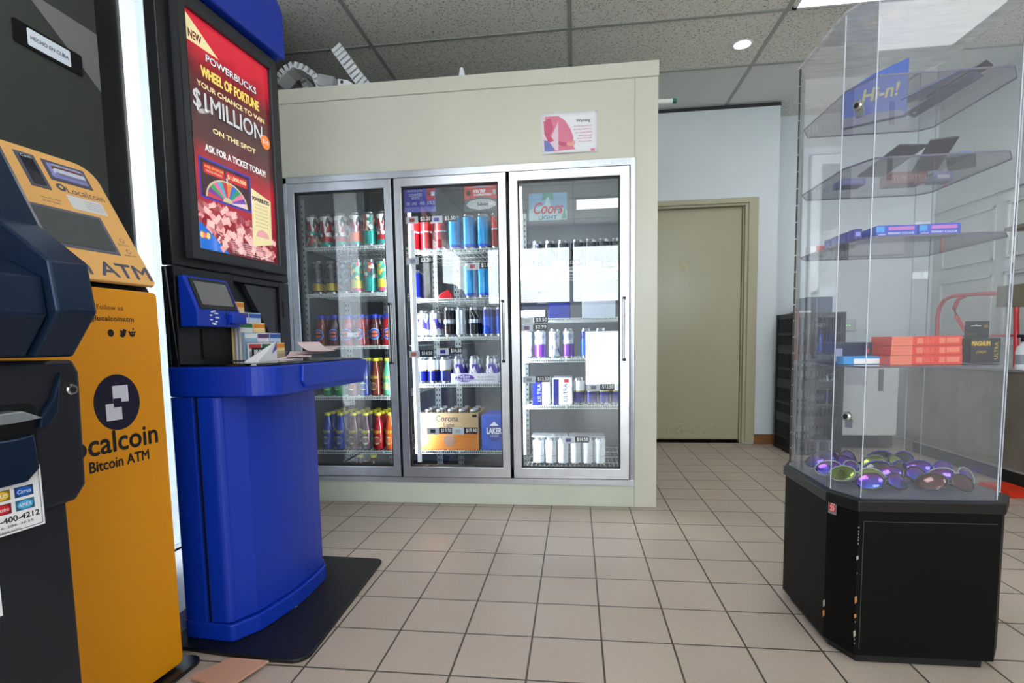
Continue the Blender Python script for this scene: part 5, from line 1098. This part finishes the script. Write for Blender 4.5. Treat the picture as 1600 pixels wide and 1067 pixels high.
def sunglasses(lens, frame, loc, rz, label):
    t = thing('sunglasses', label, 'sunglasses', loc, rz, 'sunglasses on the case floor')
    fm_ = MB()
    for s in (-1, 1):
        q = MB(); n, mm = 12, 5; vs = [(s*.036, .0048, .0255)]
        for j in range(1, mm+1):
            for i in range(n):
                a_ = 2*PI*i/n; rx, rz_ = .033*j/mm, .0245*j/mm
                x = rx*math.cos(a_); z = rz_*math.sin(a_)*(1 if math.sin(a_) < 0 else .9)
                X = s*.036+x; vs.append((X, (X*X)*6.0-.003+z*z*3, .0255+z))
        fs = [(0, 1+i, 1+(i+1) % n) for i in range(n)]
        for j in range(mm-1): fs += [(1+j*n+i, 1+(j+1)*n+i, 1+(j+1)*n+(i+1) % n, 1+j*n+(i+1) % n) for i in range(n)]
        q.add(vs, fs, lens, True); o = q.build('lens', t); sm_ = o.modifiers.new('t', 'SOLIDIFY'); sm_.thickness = .0018
        ring = vs[1+(mm-1)*n:]; fm_.tube(ring+[ring[0]], .0021, frame, 6)
    fm_.tube([(-.006, -.003, .026), (0, -.004, .029), (.006, -.003, .026)], .0024, frame, 6); fm_.build('front_frame', t)
    for s in (-1, 1):
        q = MB(); q.tube([(s*.068, .026, .032), (s*.072, .034, .032), (s*.055, .040+.004*s, .031), (-s*.02, .042+.004*s, .028), (-s*.048, .040+.004*s, .016)], .0026, frame, 6); q.build('temple', t)
sgs = [(irl, fr_b, 0.85, 1.8, 0.15, 'violet mirrored sunglasses at the rear of the case floor, left of centre'), (irl, fr_g, 0.790, 1.655, 0.1, 'blue mirrored sunglasses with grey frame against the left wall'), (grl, fr_g, 0.785, 1.575, -0.45, 'green mirrored sunglasses with grey frame in the chamfered corner'), (irl, fr_b, 0.795, 1.735, -0.1, 'violet mirrored sunglasses in the second row from the rear, at the left'), (irl, fr_b, 0.83, 1.505, 0.05, 'bright blue mirrored sunglasses at the very front of the case floor'), (rdl, fr_b, 0.985, 1.505, -0.1, 'dark red wraparound sunglasses front and centre on the case floor'), (irl, fr_g, 1.052, 1.575, 0.15, 'teal and violet mirrored sunglasses at the front right corner'), (irl, fr_b, 0.922, 1.588, -0.05, 'violet mirrored sunglasses just behind the bright blue pair'), (bll, fr_bl, 0.93, 1.66, 0.1, 'black lens sunglasses with blue frame in the middle of the heap'), (bll, fr_bl, 1.01, 1.8, -0.1, 'blue framed black lens sunglasses at the rear right of the case floor'), (grl, fr_b, 0.96, 1.735, 0.15, 'green lens sunglasses with black frame toward the rear middle'), (irl, fr_bl, 1.045, 1.665, 0.0, 'blue framed mirrored sunglasses against the right wall of the case')]
for i, (l_, f_, x_, y_, a_, lb) in enumerate(sgs): 
    sunglasses(l_, f_, (x_, y_, .4617), a_, lb)
    sg = [o for o in bpy.data.objects if o.get('label') == lb][0]; RX = Matrix.Rotation(-.55, 4, 'X')
    zm = min((RX @ v.co).z for c_ in sg.children for v in c_.data.vertices)
    sg.rotation_mode = 'XYZ'; sg.rotation_euler = (-.55, 0, a_); sg.location.z = .4596-zm+.0012

# ------------------------------------------------------------------ behind the case: crates, freezer, counter, hand truck, shelving
cr = mat('crate_black', (16, 17, 20), .45)
def crate(x, y, z, label):
    t = thing('milk_crate', label, 'crate', (x, y, z), 0, 'black milk crates'); H, h = .262, .165
    q = MB()
    for s in (-1, 1):
        for a0, a1 in ((0, .03), (.10, .12), (.225, H)): q.box(-h, h, s*h-.006, s*h+.006, a0, a1, cr).box(s*h-.006, s*h+.006, -h+.006, h-.006, a0, a1, cr)
        for i in range(12):
            u = -h+.015+i*(2*h-.03)/11; q.box(u-.005, u+.005, s*h-.004, s*h+.004, .02, .24, cr).box(s*h-.004, s*h+.004, u-.005, u+.005, .02, .24, cr)
        for s2 in (-1, 1): q.box(s*h-.012, s*h+.012, s2*h-.012, s2*h+.012, 0, H, cr)
    q.build('sides', t)
    q = MB(); [q.box(-h, h, -h+.03+.06*i-.006, -h+.03+.06*i+.006, .003, .01, cr) for i in range(6)]; [q.box(-h+.03+.06*i-.006, -h+.03+.06*i+.006, -h, h, .010, .016, cr) for i in range(6)]; q.build('base_grid', t)
    q = MB(); q.raw = True; q.box(-.05, .05, -h-.008, -h-.006, .14, .20, cr); letters(q, 'DAIRY', -.045, .045, .155, .185, -h-.0085, mat('crate_print', (120, 124, 140), .5)); q.build('name_plate', t)
for k in range(4): crate(1.76, 4.29, .001+.2635*k, f'black milk crate, {["bottom", "second from bottom", "third from bottom", "topmost"][k]} of the stack right of the door')
sl = mat('crate_bag', (214, 216, 220), .5); t = thing('white_bag', 'folded white bag poking over the rim of the topmost black crate', 'bag', (1.66, 4.20, 1.054)); MB().box(-.06, .06, -.04, .04, 0, .016, sl).build('body', t, bev=.006)
t = thing('storage_box', 'dark blue box standing inside the topmost black crate', 'box', (1.79, 4.30, .812)); MB().box(-.09, .09, -.10, .10, 0, .36, mat('box_slate_blue', (50, 60, 96), .5, var=.4, vscale=40)).build('carton', t, bev=.003)
# white chest appliance
fz = thing('white_freezer', 'white upright chest with a dark slit handle seen through the clear case', 'freezer', (2.30, 4.60, 0)); wf = mat('appliance_white', (216, 220, 222), .35)
MB().box(-.30, .17, -.20, .25, .10, .78, wf).build('cabinet', fz, bev=.01); MB().box(-.28, .15, -.18, .23, 0, .10, black).build('plinth', fz); MB().box(.02, .055, -.206, -.20, .45, .62, inkg).build('handle', fz); MB().box(-.22, -.06, -.204, -.2, .50, .70, mat('notice_grey', (190, 194, 204), .5)).build('notice', fz)
MB().box(-.30, .17, -.205, .25, .785, .80, wf).build('lid', fz, bev=.004)
# steel sided counter
ct = thing('counter', 'brushed steel sided low counter along the right wall', 'counter', (0, 0, 0)); stl = mat('counter_steel', (150, 142, 130), .45, .45, var=.25, vscale=5)
MB().box(2.50, XR-.003, 2.2, 4.35, .085, .655, stl).build('cabinet', ct, bev=.003); MB().box(2.49, XR-.003, 2.19, 4.36, .656, .672, mat('counter_edge', (190, 192, 192), .3, .7)).build('worktop', ct, bev=.002); MB().box(2.53, XR-.01, 2.23, 4.3, .001, .085, black).build('toe_kick', ct)
MB().box(2.485, 2.499, 2.2, 4.35, .088, .098, mat('counter_edge', (190, 192, 192), .3, .7)).build('edge_strip', ct)
# right wall panels
for i, (y0, y1) in enumerate(((2.9, 3.45), (3.55, 4.10), (4.2, 4.75))):
    for j, (z0, z1) in enumerate(((.80, 1.30), (1.40, 1.78))):
        q = MB(); m_ = mat('panel_mould', (206, 209, 208), .5)
        for a0, a1, b0, b1 in ((y0, y1, z0, z0+.02), (y0, y1, z1-.02, z1), (y0, y0+.02, z0, z1), (y1-.02, y1, z0, z1)): q.box(XR-.014, XR, a0, a1, b0, b1, m_)
        o = q.build('trim_%d' % (6+i*2+j), bev=.002); struct(o)
o = struct(box('trim_12', XR-.02, XR, 2.8, 4.84, 1.86, 1.90, grey_wall))
# router on far wall
t = thing('router', 'white wall box with a row of green lights seen through the case', 'router', (2.20, YR-.0005, 0)); z_ = at(1318, 508, 1, YR-.03).z; x_ = at(1318, 508, 1, YR-.03).x-2.20
MB().box(x_-.09, x_+.10, -.03, 0, z_-.05, z_+.05, mat('router_shell', (196, 200, 202), .5)).build('case', t, bev=.005); q = MB()
for i in range(5): q.box(x_-.045+.022*i, x_-.035+.022*i, -.0315, -.030, z_-.004, z_+.004, mat('green_light', (60, 220, 130), .5, emit=1.5))
q.build('indicator_lights', t)
# red tubular hand truck standing on its nose behind the counter edge
ht = thing('hand_truck', 'red tubular hand truck frame leaning over the steel counter', 'hand truck', (0, 0, 0)); rd = mat('truck_red', (206, 46, 56), .35, coat=.4)
XH = 2.72
def H(px, py): return tuple(at(px, py, 0, XH))
zb = .6735
def down(px, py): v = at(px, py, 0, XH); return (v.x, v.y, zb)
a_ = [down(1464, 560), H(1464, 540), H(1465, 495), H(1468, 480), H(1476, 468), H(1490, 462), H(1530, 459), H(1570, 458), H(1582, 460), H(1588, 470), H(1588, 520), down(1588, 560)]
MB().tube(a_, .014, rd, 12).build('outer_frame', ht)
MB().tube([H(1510, 461), H(1497, 468), H(1491, 482), H(1494, 494), H(1505, 512), H(1515, 527)], .013, rd, 12).build('curved_strut', ht)
MB().tube([H(1464, 527), H(1500, 526), H(1588, 524)], .008, rd, 10).build('cross_bar', ht)
# far right shelving with bottles
rx = thing('shelf_rack', 'grey brown shelf rack above the counter at the right edge', 'rack', (0, 0, 0))
gb = mat('rack_greybrown', (138, 132, 120), .45, .3)
yr = 2.72; zt_ = at(1575, 440, 1, yr).z; zb_ = at(1575, 476, 1, yr).z; xl = at(1557, 460, 1, yr+.28).x; 
MB().box(xl, XR-.02, yr, yr+.28, zb_, zt_, gb).build('shelf', rx, bev=.002)
z2t, z2b = at(1575, 318, 1, yr).z, at(1575, 346, 1, yr).z; x2 = at(1570, 330, 1, yr+.28).x
MB().box(x2, XR-.02, yr, yr+.28, z2b, z2b+.02, gb).build('shelf', rx, bev=.002)
for y_ in (yr+.02, yr+.24): MB().box(XR-.06, XR-.03, y_, y_+.02, .673, z2t+.25, gb).build('post', rx)
for k, (px, py, h_, nm) in enumerate(((1592, 575, .17, 'on the counter under the shelf rack, nearest'), )):
    v = at(1598, py, 0, 2.548); t = thing('spray_bottle', f'white bottle with black trigger cap {nm}', 'bottle', (v.x, v.y, .6728))
    q = MB(); q.lathe([(.034, 0), (.036, .01), (.036, .10), (.030, .13), (.014, .145), (.012, .16)], mat('bottle_white', (224, 228, 232), .3), n=20); q.build('body', t); q = MB(); q.lathe([(.016, .158), (.016, .18), (.008, .186)], black, n=16).box(-.035, .01, -.008, .008, .182, .20, black); q.build('trigger', t)
    q = MB(); q.lathe([(.0364, .03), (.0364, .085)], mat('bottle_label_grey', (150, 156, 166), .4), n=20); q.build('label', t)
for k in range(2):
    t = goods('spray_can', f'white product can on the rack shelf at the right edge, {["left", "right"][k]} one', 'can', 0, .05, 0, .05, 0, .14, mat('bottle_white', (224, 228, 232), .3)); t.location = (xl+.10+.07*k, yr+.06, zt_+.0006)
    q = MB(); q.box(-.02, .02, -.0256, -.0250, .05, .10, ink); q.build('dark_mark', t)
t = goods('black_box', 'black box with red stripe on the upper rack shelf at right edge', 'box', 0, .22, 0, .12, 0, .09, mat('pack_black', (18, 18, 26), .35), words=[('', 0, 1, .75, .9, red)]); t.location = (x2+.13, yr+.08, z2b+.0206)
t = thing('floor_box', 'flat orange red box on the floor below the counter at right', 'box', (2.36, 3.20, 0.001)); MB().box(-.06, .09, -.12, .10, 0, .03, mat('box_orange', (226, 66, 26), .4)).build('carton', t, bev=.002)
